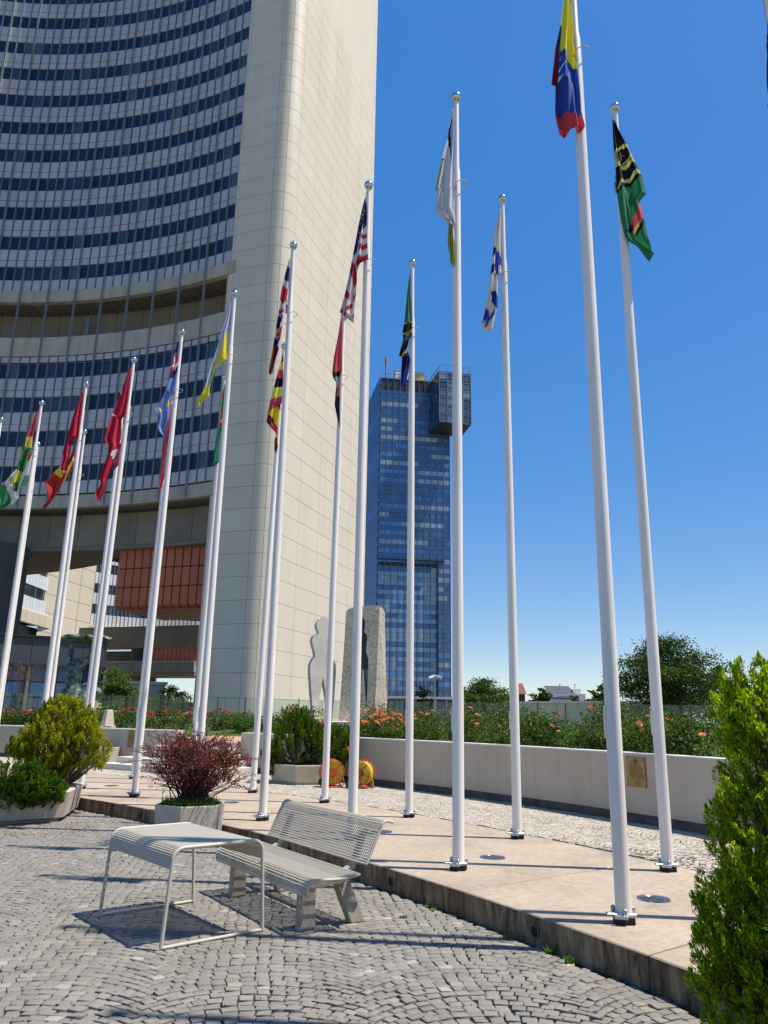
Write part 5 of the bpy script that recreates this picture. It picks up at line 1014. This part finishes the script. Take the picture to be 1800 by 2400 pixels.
# small pale pedestal right of the statue
pp = at(250, 1715, 24.5); o = tag(empty('stone_post', (pp.x, pp.y, TZ)), 'pale tapered stone post behind the left wall', 'post'); m = MB(); m.prism([(-.2, -.2), (.2, -.2), (.2, .2), (-.2, .2)], 0, .3, .01); m.lathe([(.22, .3), (.13, .75), (.11, .78)], 4); m.build('shaft', TUB, o)
# ================================================================ GLASS BALUSTRADE WITH BIRD STICKERS
t = NT('balustrade_glass'); tr = t.n('ShaderNodeBsdfTransparent'); tr.inputs['Color'].default_value = (.80, .88, .85, 1); gl = t.n('ShaderNodeBsdfGlossy'); gl.inputs['Roughness'].default_value = .02; gl.inputs['Color'].default_value = (.9, .95, .93, 1)
lw = t.n('ShaderNodeFresnel'); lw.inputs['IOR'].default_value = 1.5; mx = t.n('ShaderNodeMixShader'); t.l(lw.outputs[0], mx.inputs[0]); t.l(tr.outputs[0], mx.inputs[1]); t.l(gl.outputs[0], mx.inputs[2]); t.l(mx.outputs[0], t.out.inputs['Surface']); BGL = t.m
POST = plain('post_steel', (.10, .11, .12), .4, .6); BIRD = plain('bird_sticker', (.015, .016, .018), .6); UPS = plain('upstand_concrete', (.42, .39, .33), .85, 0, .12, 1)
bal = tag(empty('glass_balustrade', (0, 36, 1.3)), 'glass balustrade with black bird stickers round the garden edge', 'balustrade'); BI2 = Matrix.Translation((0, -36, -1.3))
def carc(a, r=36.0, z=0): return Vector((r * math.sin(math.radians(a)), r * math.cos(math.radians(a)), z))
step_ = 1.93; azs = [-33.0 + step_ * k for k in range(34)]; gw_ = 36 * math.radians(step_) - .05; BZ0, BZ1 = 1.50, 2.36
pm_ = MB(); pm_.box((0, 0, (BZ1 - 1.2) / 2 + .01), (.055, .07, BZ1 - 1.2 + .02), ch=.004); pme = pm_.mesh('post', [POST]); gm = MB(); gm.box((0, 0, (BZ1 - BZ0) / 2), (gw_ - .06, .014, BZ1 - BZ0 - .03)); gme = gm.mesh('glass_panel', [BGL])
bm = MB(); bird = [(-.11, .10), (-.02, .03), (0, .07), (.03, .08), (.05, .05), (.12, .04), (.05, .0), (.02, -.04), (.06, -.12), (-.01, -.06), (-.06, -.10), (-.03, -.01)]; bm.add([(x, -.009, z) for x, z in bird], [tuple(range(len(bird)))]); bme = bm.mesh('bird_sticker', [BIRD])
um = MB(); 
for i, a in enumerate(azs):
    M = BI2 @ frame(carc(a), (math.cos(math.radians(a)), -math.sin(math.radians(a)))); obj('post', pme, None, bal, mw=M @ Matrix.Translation((0, 0, 1.2)))
    a2 = a + step_ / 2; M2 = BI2 @ frame(carc(a2), (math.cos(math.radians(a2)), -math.sin(math.radians(a2)))); g = obj('glass_panel', gme, None, bal, mw=M2 @ Matrix.Translation((0, 0, BZ0)))
    if i % 2 == 0 or a > 10: obj('bird_sticker', bme, None, g, mw=Matrix.Translation((random.uniform(-.3, .3), 0, random.uniform(.3, .55))) @ Matrix.Rotation(random.uniform(-.6, .6), 4, 'Y'))
    m = MB(); m.box((0, .1, .17), (gw_ + .046, .34, .5), ch=.008); obj('upstand', m.mesh('upstand', [UPS]), None, bal, mw=M2 @ Matrix.Translation((0, 0, 1.05)))
# ================================================================ PLANTS
BARK = plain('bark', (.075, .055, .04), .95, 0, .3, 12, .7, 40); STEMM = plain('dry_stem', (.10, .075, .05), .9, 0, .3, 15)
def stems(o, base, tips, r0=.02, name='stem', mat=None):
    m = MB()
    for tp in tips:
        b = Vector(base); tp = Vector(tp); mid = b.lerp(tp, .5) + Vector((random.gauss(0, .04), random.gauss(0, .04), random.gauss(0, .03))) * (tp - b).length; m.tube([b, mid, tp], [r0, r0 * .7, r0 * .25], 5, cap=False)
    return m.build(name, mat or STEMM, o, True)
def conifer(name, label, loc, blobs, nplume, per, spray, cols, base_h=0, plume=(.10, .28), upright=.9, group=None, seed=1, droop=0, view=None, dark=.55, lobes=0, lobe=1.0):
    """scale-leaf conifer: upright flat plumes over a set of ellipsoid blobs (cx,cy,cz,rx,ry,rz), positions relative to loc"""
    o = empty(name, loc); r = np.random.default_rng(seed); Pn = []; Dn = []; Cn = []; tips = []
    if lobes:
        big = blobs; blobs = [(b[0], b[1], b[2], b[3] * .93, b[4] * .93, b[5] * .94) for b in big]; nbig = len(big)
        for _ in range(lobes):
            b = big[r.integers(len(big))]; n = r.normal(size=3); n[1] = -abs(n[1]) if r.random() < .75 else n[1]; n /= np.linalg.norm(n); q = r.uniform(.76, .93); s_ = r.uniform(.08, .15) * lobe
            blobs.append((b[0] + n[0] * b[3] * q, b[1] + n[1] * b[4] * q, b[2] + n[2] * b[5] * q, s_, s_, s_ * r.uniform(1.3, 2.0)))
    wts = np.array([b[3] * b[5] + b[4] * b[5] for b in blobs]); wts /= wts.sum()
    if lobes: wts[:nbig] *= .5 / wts[:nbig].sum(); wts[nbig:] *= .5 / wts[nbig:].sum()
    for k in range(nplume):
        b = blobs[r.choice(len(blobs), p=wts)]
        while True:
            n = r.normal(size=3); n /= np.linalg.norm(n)
            if n[2] < -.75: continue
            if view is not None and n[1] > .5 and r.random() < .75: continue
            break
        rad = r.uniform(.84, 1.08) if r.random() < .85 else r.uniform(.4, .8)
        c = np.array([b[0] + n[0] * b[3] * rad, b[1] + n[1] * b[4] * rad, b[2] + n[2] * b[5] * rad])
        ax = np.array([n[0] * (1 - upright), n[1] * (1 - upright), upright - droop]) + r.normal(size=3) * .16; ax /= np.linalg.norm(ax)
        L = r.uniform(*plume) * 1.0; W = L * r.uniform(.20, .32)
        t = r.random(per) ** .8; wid = W * np.sin(np.pi * np.clip(t * .85 + .12, 0, 1)) ** .8
        fan = r.normal(size=3); fan -= ax * fan.dot(ax); fan /= np.linalg.norm(fan); th = np.cross(ax, fan)
        off = r.uniform(-1, 1, per); off2 = r.normal(size=per) * .35
        P_ = c + np.outer((t - .5) * L, ax) + np.outer(off * wid, fan) + np.outer(off2 * wid, th)
        D = ax + np.outer(off * .8, fan) + r.normal(size=(per, 3)) * .2
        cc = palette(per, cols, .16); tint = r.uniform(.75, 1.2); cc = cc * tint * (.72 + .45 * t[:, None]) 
        if rad < .8: cc *= dark  # inner plumes get darker leaf colour, painting the shade inside the crown
        Pn.append(P_); Dn.append(D); Cn.append(cc)
        if k % 6 == 0: tips.append(tuple(c))
    P_ = np.concatenate(Pn); D = np.concatenate(Dn); C = np.clip(np.concatenate(Cn), .002, 1); n = len(P_)
    me = leaf_mesh('foliage', P_, D, r.uniform(.7, 1.3, n) * spray, r.uniform(.22, .34, n) * spray, C, .2); me.materials.append(SCALE); obj('foliage', me, None, o)
    stems(o, (blobs[0][0], blobs[0][1], base_h), tips, .018, 'branches'); return tag(o, label, 'shrub', group)
GREENS = [(.045, .105, .012), (.075, .16, .016), (.03, .075, .012), (.11, .20, .02)]
# big conifer at the right edge, close to the camera
cx, cy = 2.35, 4.25
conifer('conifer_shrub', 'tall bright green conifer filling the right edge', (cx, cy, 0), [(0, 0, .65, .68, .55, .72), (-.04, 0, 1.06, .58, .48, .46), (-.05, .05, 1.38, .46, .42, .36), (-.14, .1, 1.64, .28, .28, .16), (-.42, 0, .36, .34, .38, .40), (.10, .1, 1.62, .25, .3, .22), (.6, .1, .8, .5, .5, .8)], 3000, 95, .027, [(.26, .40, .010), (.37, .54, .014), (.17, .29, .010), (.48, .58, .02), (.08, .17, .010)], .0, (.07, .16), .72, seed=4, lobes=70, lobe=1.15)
# golden conifer and juniper in the left planter
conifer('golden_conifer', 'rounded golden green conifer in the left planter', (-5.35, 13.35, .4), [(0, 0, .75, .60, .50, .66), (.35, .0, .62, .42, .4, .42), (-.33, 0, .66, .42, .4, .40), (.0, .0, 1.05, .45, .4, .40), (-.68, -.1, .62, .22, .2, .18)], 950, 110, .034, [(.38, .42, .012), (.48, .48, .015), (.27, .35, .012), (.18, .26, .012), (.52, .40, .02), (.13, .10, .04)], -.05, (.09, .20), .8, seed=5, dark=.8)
bl = at(75, 1850, 12.5)
conifer('juniper', 'low spreading dark green juniper spilling over the left planter', (-5.6, 12.2, .45), [(-.15, 0, .17, .70, .45, .26), (.36, .0, .08, .40, .36, .25), (.05, -.25, .0, .6, .22, .15), (.62, .05, -.02, .18, .2, .14), (-.8, 0, .18, .55, .45, .28), (-.5, -.25, .08, .55, .25, .2)], 2000, 80, .025, [(.05, .125, .008), (.085, .19, .010), (.13, .25, .014), (.028, .075, .008)], .0, (.06, .13), .5, seed=6, lobes=46, lobe=.7)
conifer('dark_conifer', 'dark green conifer hedge in the planter by the hose reels', (-1.62, 17.75, .55), [(-.2, 0, .42, .62, .5, .50), (.45, 0, .42, .50, .5, .42), (-.30, .1, .85, .42, .4, .38), (-.75, -.2, .15, .24, .25, .38), (.75, .2, .40, .36, .4, .40)], 460, 140, .045, [(.05, .105, .008), (.085, .15, .010), (.13, .19, .012), (.03, .07, .008)], -.05, (.14, .30), .7, seed=7)
# grass in the maroon planter, and the maroon bush
def tuft(parent, name, c, rx, ry, n, h, cols, seed):
    r = np.random.default_rng(seed); a = r.uniform(0, 6.28, n); q = np.sqrt(r.random(n)); P_ = np.stack([c[0] + rx * q * np.cos(a), c[1] + ry * q * np.sin(a), np.full(n, c[2])], 1); hh = h * r.uniform(.4, 1.2, n)
    D = np.stack([r.normal(size=n) * .45, r.normal(size=n) * .45, np.ones(n)], 1); P_[:, 2] += hh * .42; me = leaf_mesh(name, P_, D, hh, np.full(n, .012) + .006 * r.random(n), palette(n, cols, .2), .5); me.materials.append(LEAF); return obj(name, me, None, parent)
def twiggy(name, label, loc, blobs, ntw, cols, leaf, cat='shrub', group=None, seed=1, per=26, tlen=(.18, .42), outw=.8, stem_mat=None, base=(0, 0, 0)):
    """open shrub: fine arching twigs set with small leaves"""
    o = empty(name, loc); r = np.random.default_rng(seed); m = MB(); Pn = []; Dn = []
    wts = np.array([b[3] * b[4] * b[5] for b in blobs]); wts /= wts.sum()
    for k in range(ntw):
        b = blobs[r.choice(len(blobs), p=wts)]; n = r.normal(size=3); n /= np.linalg.norm(n); n[2] = abs(n[2]) * .9 - .12
        rad = r.uniform(.35, .95); c = np.array([b[0] + n[0] * b[3] * rad, b[1] + n[1] * b[4] * rad, b[2] + n[2] * b[5] * rad]); L = r.uniform(*tlen)
        d = np.array([n[0] * outw, n[1] * outw, .55]) + r.normal(size=3) * .25; d /= np.linalg.norm(d); pts = []
        for s in range(4): q = s / 3; pts.append(c + d * L * q + np.array([0, 0, -.22 * L * q * q]) + r.normal(size=3) * .008)
        m.tube([tuple(p) for p in pts], [.0045, .0035, .0025, .0012], 4, cap=False)
        tt = r.random(per) ** .9; base_ = c + np.outer(tt * L, d); base_[:, 2] -= .22 * L * tt ** 2; Pn.append(base_ + r.normal(size=(per, 3)) * .012); Dn.append(d * .5 + r.normal(size=(per, 3)) * .8)
        if k % 4 == 0: bs = Vector(base) + Vector((r.normal() * .07, r.normal() * .07, 0)); mid = (bs + Vector(c)) * .5 + Vector((0, 0, .05)); m.tube([bs, mid, tuple(c)], [.009, .006, .0035], 5, cap=False)
    m.build('twigs', stem_mat or STEMM, o); P_ = np.concatenate(Pn); n = len(P_); me = leaf_mesh('foliage', P_, np.concatenate(Dn), r.uniform(.7, 1.3, n) * leaf, r.uniform(.45, .65, n) * leaf, palette(n, cols, .25), .25); me.materials.append(LEAF); obj('foliage', me, None, o); return tag(o, label, cat, group)
mb_ = twiggy('maroon_shrub', 'feathery maroon barberry bush in the hexagonal planter', (-2.44, 10.55, .42), [(-.0, 0, .50, .42, .40, .34), (-.30, 0, .62, .34, .32, .30), (.28, 0, .52, .34, .32, .36), (.0, 0, .25, .34, .3, .24), (.05, 0, .78, .32, .3, .18), (-.25, 0, .38, .3, .3, .22), (.33, 0, .30, .28, .3, .22)], 640, [(.20, .048, .062), (.28, .07, .085), (.12, .032, .042), (.34, .10, .10), (.20, .12, .05)], .026, seed=9, stem_mat=plain('maroon_twig', (.06, .025, .022), .9))
gt = tag(empty('planter_grass', (-2.46, 10.55, .42)), 'fresh green grass growing round the maroon bush in its planter', 'grass'); tuft(gt, 'blades', (0, 0, 0), .36, .36, 1500, .17, [(.07, .17, .02), (.11, .23, .03), (.05, .12, .015)], 12)
for i, (px, py, h) in enumerate([(1290, 2234, .06), (1335, 2258, .07), (1190, 2202, .05), (1340, 2258, .05), (1005, 2126, .04), (1020, 2132, .04), (945, 2152, .03)]):
    p = gp(px, py, 0); o = tag(empty('weed', (p.x, p.y, -.005)), 'small green weed tuft growing in the joints along the kerb', 'weed', 'weeds at the kerb'); tuft(o, 'blades', (0, 0, 0), .035, .02, 28, h, [(.10, .20, .03), (.16, .24, .04)], 30 + i)
# dry leaf litter on the setts
r = np.random.default_rng(77); Q = []
for _ in range(420): p = gp(r.uniform(-20, 230), r.uniform(1925, 1962), .004); Q.append((p.x, p.y, .005))
for _ in range(260): p = gp(r.uniform(0, 1500), r.uniform(2000, 2400), .004); Q.append((p.x, p.y, .004))
Q = np.array([q for q in Q if rdist(KC, q[0], q[1]) < KR - .03]); n = len(Q); D = np.stack([r.normal(size=n), r.normal(size=n), r.normal(size=n) * .12], 1)
me = leaf_mesh('leaf_litter', Q, D, r.uniform(.012, .035, n), r.uniform(.006, .014, n), palette(n, [(.30, .11, .04), (.22, .10, .05), (.36, .20, .09), (.14, .08, .05)], .2), .25); me.materials.append(LEAF); tag(obj('leaf_litter', me), 'dry brown leaf litter lying on the setts', 'leaf litter', None, 'stuff')
# ---- rose bushes
def bloom_mesh(c, seed):
    r = np.random.default_rng(seed); V = []; I = []; C = []; k = 0
    for ring, (n, rad, tilt, sz) in enumerate(((3, .25, .15, .55), (5, .5, .5, .7), (6, .8, 1.0, .8))):
        for j in range(n):
            a = 2 * math.pi * (j + ring * .4) / n + r.normal() * .1; d = np.array([math.cos(a), math.sin(a), 0]); t_ = np.array([-d[1], d[0], 0]); up = np.array([0, 0, 1.0])
            b = d * rad * .35 - up * .3; e = d * (rad * .35 + sz * math.sin(tilt)) + up * (sz * math.cos(tilt) - .3); mid = (b + e) / 2 + d * .12
            V += [b - t_ * .15, b + t_ * .15, mid + t_ * sz * .5, e + t_ * .25, e - t_ * .25, mid - t_ * sz * .5]; I += [k, k + 1, k + 2, k + 3, k + 4, k + 5]; k += 6; cc = np.array(c) * r.uniform(.8, 1.15); C += [cc] * 6
    me = mesh_np('rose', np.array(V), 6, I, np.clip(np.array(C), 0, 1)); me.materials.append(PETAL); return me
PETAL = leaf_mat('rose_petal', .3, .6)
BLOOM = {'coral': [bloom_mesh((.72, .22, .13), 1), bloom_mesh((.76, .30, .20), 2)], 'red': [bloom_mesh((.50, .03, .04), 3), bloom_mesh((.55, .06, .06), 4)], 'pink': [bloom_mesh((.62, .13, .17), 5), bloom_mesh((.66, .20, .22), 6)], 'yellow': [bloom_mesh((.72, .55, .18), 7), bloom_mesh((.72, .62, .35), 8)]}
RG = [(.04, .085, .016), (.06, .12, .022), (.085, .155, .03), (.025, .055, .012), (.12, .17, .045)]
def rose_bush(x, y, rx, ry, h, n, colour, nb, label, group, seed, leaf=.055, bs=.045, low=.5):
    o = empty('rose_bush', (x, y, TZ)); r = np.random.default_rng(seed); lob = [(r.normal() * rx * .4, r.normal() * ry * .3, h * r.uniform(.35, .75), rx * r.uniform(.45, .7), ry * r.uniform(.5, .7), h * r.uniform(.25, .4)) for _ in range(7)] + [(0, 0, h * .45, rx * .8, ry * .8, h * .45)]
    Pn = []
    for _ in range(n):
        b = lob[r.integers(8)]; v_ = r.normal(size=3); v_ /= np.linalg.norm(v_); q = r.uniform(.55, 1.05); Pn.append((b[0] + v_[0] * b[3] * q, b[1] + v_[1] * b[4] * q, max(.03, b[2] + v_[2] * b[5] * q)))
    P_ = np.array(Pn); D = r.normal(size=(n, 3)) + np.array([0, -.2, .1]); me = leaf_mesh('foliage', P_, D, r.uniform(.6, 1.3, n) * leaf, r.uniform(.5, .8, n) * leaf, palette(n, RG, .25), .3); me.materials.append(LEAF); obj('foliage', me, None, o)
    stems(o, (0, 0, 0), [tuple(P_[i]) for i in range(0, n, max(1, n // 14))], .012)
    for k in range(nb):
        b = lob[r.integers(8)]; a = r.uniform(math.pi, 2 * math.pi); q = r.uniform(.3, 1.0); px, py, pz = b[0] + b[3] * math.cos(a) * q, b[1] + b[4] * math.sin(a) * q * .9, b[2] + b[5] * (1.0 if r.random() < .7 else r.uniform(.2, .9)) + .03
        s_ = bs * r.uniform(.75, 1.2); f = obj('rose', BLOOM[colour][k % 2], None, o); f.matrix_basis = Matrix.Translation((px, py, pz)) @ Matrix.Rotation(r.normal() * .5, 4, 'X') @ Matrix.Rotation(r.normal() * .5, 4, 'Y') @ Matrix.Rotation(r.uniform(0, 6), 4, 'Z') @ Matrix.Scale(s_, 4)
    return tag(o, label, 'rose bush', group)
GR = 'rose bushes behind the right wall'
ORD = ['first', 'second', 'third', 'fourth', 'fifth', 'sixth', 'seventh', 'eighth', 'ninth', 'tenth', 'eleventh', 'twelfth', 'thirteenth', 'fourteenth', 'fifteenth']
k = 0
for a in [19.0 + 2.15 * i for i in range(15)]:
    if 36.3 < a < 37.4: continue
    p = pol(WC, WR + .95 + .2 * math.sin(a * 2), a); hgt = .72 + .16 * math.sin(a * 1.7) + (.12 if a < 30 else 0); dense = a > 40.5 and a < 46
    rose_bush(p.x, p.y, .68, .55, hgt, 3600, 'coral', 28 if dense else 5, ('bush covered in coral roses, %s of the pair below the glass tower' % ('right' if a < 43.5 else 'left')) if dense else 'leafy rose bush with few blooms right behind the wall, %s from the steps' % ORD[14 - k], GR, 200 + k, .05, .06 if dense else .05); k += 1
for i2, a in enumerate([20.0 + 2.6 * i for i in range(11)]):
    p = pol(WC, WR + 2.3, a); rose_bush(p.x, p.y, .75, .6, .95 + .15 * math.sin(a), 2200, 'coral', 2, 'leafy rose bush in the back row beyond the right wall, %s from the steps' % ORD[10 - i2], 'second row of rose bushes', 230 + k, .055, .05); k += 1
for (px, Y, cl, nb, h, lb) in [(690, 24.2, 'coral', 0, .95, 'dense green rose bush left of the plinth without blooms'), (575, 26.5, 'red', 0, .75, 'small dark rose bush at the top of the steps'), (745, 23.4, 'yellow', 1, .6, 'low green bush in front of the marble plinth'), (868, 21.5, 'coral', 3, .70, 'bright green rose bush in front of the stone slab'), (905, 20.2, 'yellow', 3, .45, 'low rose bush with pale yellow blooms near the hose reels'), (640, 25.5, 'coral', 0, .7, 'green bush between steps and plinth')]:
    p = at(px, 1690, Y); rose_bush(p.x, p.y, .75, .6, h, 2600, cl, nb, lb, None, 300 + k, .06, .06); k += 1
for i, px in enumerate([285, 330, 380, 425, 505, 545]):
    p = at(px, 1690, 28.2 + (i % 2)); rose_bush(p.x, p.y, .62, .5, .82, 1700, 'red', 12, 'bush of red roses beyond the wall near the steps, %s from the left' % ORD[i], 'red rose bushes beyond the wall', 330 + i, .06, .065)
for i, px in enumerate([-10, 22, 60, 88, 112]):
    p = at(px, 1690, 28.6 + .4 * (i % 2)); rose_bush(p.x, p.y, .62, .5, .78, 1700, 'pink', 9, 'bush of pink roses beyond the left wall, %s from the left edge' % ORD[i], 'pink rose bushes at left', 350 + i, .06, .07)
p = at(238, 1690, 26.6); rose_bush(p.x, p.y, .6, .5, 1.05, 1000, 'yellow', 8, 'rose bush with pale yellow blooms right of the bronze statue', None, 370, .06, .065)
# ---- trees
TG = [(.03, .065, .010), (.045, .09, .014), (.065, .12, .02), (.02, .045, .009)]
def tree(name, label, px, ytop, Y, hw, zb, nl, cols, leaf, seed, lobes=9, cat='tree', tall=1.0, crown_low=.35, shape='round', group=None):
    top = at(px, ytop, Y); R_ = hw * Y / F; H = top.z - zb; o = empty(name, (top.x, Y, zb)); r = np.random.default_rng(seed); cz = H * crown_low
    lob = []
    for k in range(lobes):
        q = k / max(1, lobes - 1); z = lerp(cz, H * .93, q); rr_ = R_ * (math.sin(math.pi * (.22 + .68 * q)) if shape == 'round' else (1.02 - q)); a = k * 2.4 + r.random()
        lob.append((rr_ * .55 * math.cos(a), rr_ * .55 * math.sin(a), z, rr_ * r.uniform(.45, .7) + .05, rr_ * r.uniform(.45, .7) + .05, (H - cz) / lobes * r.uniform(1.0, 1.7)))
    lob.append((0, 0, H * .97 - (H - cz) * .08, R_ * .2, R_ * .2, (H - cz) * .10))
    Pn = []; Cn = []
    w_ = np.array([b[3] * b[4] for b in lob]); w_ /= w_.sum(); ncl = max(10, nl // 40)
    for c_ in range(ncl):
        b = lob[r.choice(len(lob), p=w_)]; v_ = r.normal(size=3); v_ /= np.linalg.norm(v_); q = r.uniform(.6, 1.08); c0 = np.array([b[0] + v_[0] * b[3] * q, b[1] + v_[1] * b[4] * q, b[2] + v_[2] * b[5] * q]); sp_ = R_ * r.uniform(.07, .15)
        Pn.append(c0 + r.normal(size=(40, 3)) * np.array([sp_ * 1.3, sp_ * 1.3, sp_ * .5])); Cn.append(palette(40, cols, .2) * r.uniform(.7, 1.3))
    P_ = np.concatenate(Pn); n = len(P_); me = leaf_mesh('crown', P_, r.normal(size=(n, 3)) * np.array([1, 1, .6]), r.uniform(.6, 1.3, n) * leaf, r.uniform(.45, .7, n) * leaf, np.clip(np.concatenate(Cn), .002, 1), .25); me.materials.append(LEAF); obj('crown', me, None, o)
    m = MB(); tr_ = max(.06, R_ * .055); m.tube([(0, 0, -.2), (r.normal() * .1, r.normal() * .1, H * .4), (0, 0, H * .85)], [tr_, tr_ * .75, tr_ * .2], 10)
    for b in lob[:-1]: z0 = b[2] * .6; m.tube([(0, 0, z0), (b[0] * .5, b[1] * .5, (z0 + b[2]) / 2 + .1), (b[0], b[1], b[2])], [tr_ * .45, tr_ * .3, tr_ * .1], 6, cap=False)
    m.build('trunk', BARK, o, True); return tag(o, label, cat, group)
tree('broadleaf_tree', 'dark spreading tree right of the two nearest poles', 1560, 1488, 45, 108, 0, 28000, TG, .16, 1, 14, crown_low=.30)
tree('broadleaf_tree', 'light green tree right of the glass tower', 1135, 1590, 72, 62, 0, 9000, [(.05, .10, .018), (.07, .135, .025), (.035, .075, .014)], .25, 2, 9)
tree('broadleaf_tree', 'small dark tree right of the tiled turret', 1268, 1612, 95, 26, 0, 2500, TG, .4, 3, 7)
tree('columnar_tree', 'narrow dark tree in front of the far house', 1346, 1612, 90, 13, 0, 1600, TG, .35, 4, 6)
tree('broadleaf_tree', 'low green tree beside the far house', 1392, 1624, 100, 26, 0, 2200, TG, .4, 5, 7)
tree('broadleaf_tree', 'dark tree half behind the nearest flagpole', 1418, 1592, 80, 26, 0, 2500, TG, .35, 6, 8)
tree('broadleaf_tree', 'dark tree behind the top of the right conifer', 1680, 1555, 60, 60, 0, 4000, TG, .3, 7, 9)
tree('broadleaf_tree', 'slender tree right of the bronze statue', 268, 1562, 43, 58, 0, 7500, [(.06, .12, .022), (.09, .16, .03), (.045, .085, .018)], .16, 8, 10)
tree('broadleaf_tree', 'rounded green tree in the gap under the tower', 402, 1610, 58, 46, 0, 6000, [(.05, .11, .015), (.07, .14, .02), (.03, .075, .012)], .2, 9, 8)
tree('broadleaf_tree', 'small light tree between the slender tree and the gap', 330, 1620, 52, 30, 0, 2500, [(.05, .10, .02), (.08, .14, .03)], .18, 13, 7)
tree('broadleaf_tree', 'green tree low behind the balustrade right of centre', 1105, 1632, 62, 32, 0, 2600, TG, .3, 10, 7)
tree('broadleaf_tree', 'green tree low behind the balustrade near the turret', 1185, 1628, 66, 30, 0, 2600, TG, .3, 11, 7)
tree('fir_tree', 'small dark fir in front of the glass tower', 992, 1608, 48, 42, 0, 5000, [(.016, .03, .012), (.022, .042, .016), (.01, .02, .009)], .22, 12, 9, shape='cone', crown_low=.12)
bt = at(30, 1680, 33); twiggy('reddish_tree', 'thin reddish tree in front of the pavilion windows at left', (bt.x, bt.y, 1.0), [(-.1, 0, 1.9, .75, .5, .75), (.35, 0, 2.2, .45, .4, .5)], 130, [(.15, .06, .05), (.20, .10, .08), (.09, .05, .035)], .05, 'tree', seed=21, per=10, tlen=(.3, .7))
# ================================================================ FAR THINGS ON THE RIGHT
TILE = plain('old_roof_tiles', (.26, .09, .065), .85, 0, .25, 3); TIMB = plain('dark_timber', (.05, .03, .025), .8)
a, b = at(1213, 1645, 85), at(1232, 1645, 85); o = tag(empty('tiled_turret', ((a.x + b.x) / 2, 85, 0)), 'dark turret with red tiled roof between flagpole and trees', 'building'); wd = b.x - a.x; zt = at(1222, 1601, 85).z; ze_ = at(1222, 1627, 85).z
m = MB(); m.box((0, .6, ze_ / 2), (wd * .9, 1.2, ze_)); m.build('wall', TIMB, o); m = MB(); m.add([(-wd * .6, -.2, ze_), (wd * .6, -.2, ze_), (wd * .6, 1.4, ze_), (-wd * .6, 1.4, ze_), (-wd * .45, .5, zt), (wd * .3, .5, zt)], [(0, 1, 5, 4), (1, 2, 5), (2, 3, 4, 5), (3, 0, 4)]); m.build('roof', TILE, o)
o, wd, h = far_block('roof_house', 1296, 1372, 1626, 120, 0, WHB, 'white house with dark roof and skylights among far trees', 'building')
m = MB(); m.add([(-wd / 2 - .2, -.3, h - .6), (wd * .28, -.3, h - .6), (wd * .28, 6, h + 1.4), (-wd / 2 - .2, 6, h + 1.4), (-wd / 2 - .2, -.3, h - .8), (wd * .28, -.3, h - .8)], [(0, 1, 2, 3), (4, 5, 1, 0)]); m.build('roof', plain('slate', (.06, .065, .075), .6), o)
for x in (-.28, -.08): m = MB(); m.add([(wd * x - .5, -.1, h - .42), (wd * x + .5, -.1, h - .42), (wd * x + .5, 1.7, h + .2), (wd * x - .5, 1.7, h + .2)], [(0, 1, 2, 3)]); m.build('skylight', PG, o)
for x in (-.1, .38): m = MB(); m.tube([(wd * x, 4, h), (wd * x, 4, h + 1.7)], .05, 6); m.tube([(wd * x - .15, 4, h + 1.5), (wd * x + .35, 4, h + 1.55)], .04, 6); m.build('antenna', MULL, o)
m = MB(); m.box((wd * .36, 3, h + .3), (1.2, 1.2, 1.0)); m.build('chimney', WHB, o)
# long cream wall beyond the balustrade
a, b = at(1215, 1648, 58), at(1520, 1637, 50); o = tag(empty('boundary_wall', ((a.x + b.x) / 2, (a.y + b.y) / 2, 0)), 'long cream boundary wall behind the balustrade at right', 'wall'); M = frame((0, 0, 0), Vector((b.x - a.x, b.y - a.y, 0))); L = math.hypot(b.x - a.x, b.y - a.y)
for k in range(6): m = MB(); m.box((L * (k + .5) / 6 - L / 2, 0, a.z / 2), (L / 6 - .03, .35, a.z), ch=.01); q = m.build('wall_section', CRW, o); q.matrix_basis = M
m = MB(); m.box((0, 0, a.z + .06), (L + .1, .5, .12)); q = m.build('coping', COPE, o); q.matrix_basis = M
# low grey block at the foot of the glass tower
a, b = at(905, 1634, 90), at(1070, 1630, 90); o = tag(empty('low_grey_block', ((a.x + b.x) / 2, 90, 0)), 'low grey building with a dark window strip at the foot of the glass tower', 'building'); wd = b.x - a.x
m = MB(); m.box((0, 3, a.z / 2 - .6), (wd, 6, a.z - 1.2)); m.build('wall', GREY, o); m = MB(); m.box((0, 2.8, a.z), (wd + .6, 7, .25)); m.build('roof', COPE, o)
for k in range(7): m = MB(); m.box((wd * (k - 3) / 7, .4, a.z - .75), (wd / 7 - .12, .3, 1.1)); m.build('window', PG, o)
# camera mast
p = at(1019, 1675, 40); zt = at(1019, 1588, 40).z; o = tag(empty('camera_mast', (p.x, 40, 0)), 'thin grey mast with two white cameras in front of the glass tower', 'camera mast'); m = MB(); m.tube([(0, 0, 0), (0, 0, zt)], [.05, .035], 10); m.build('mast', GALV, o, True)
CAMW = plain('camera_white', (.6, .6, .6), .5)
for sx, rz in ((-1, .5), (1, -.35)): m = MB(); m.box((0, 0, 0), (.36, .14, .13), ch=.02); q = m.build('camera', CAMW, o); q.matrix_basis = Matrix.Translation((sx * .17, -.05, zt + .02)) @ Matrix.Rotation(sx * .35, 4, 'Y') @ Matrix.Rotation(rz, 4, 'Z'); m = MB(); m.tube([(sx * .02, 0, zt - .12), (sx * .15, -.03, zt - .04)], .02, 6); m.build('bracket', GALV, o)
m = MB(); m.box((-.12, 0, zt - .55), (.14, .14, .3), ch=.03); m.build('junction_box', GALV, o)
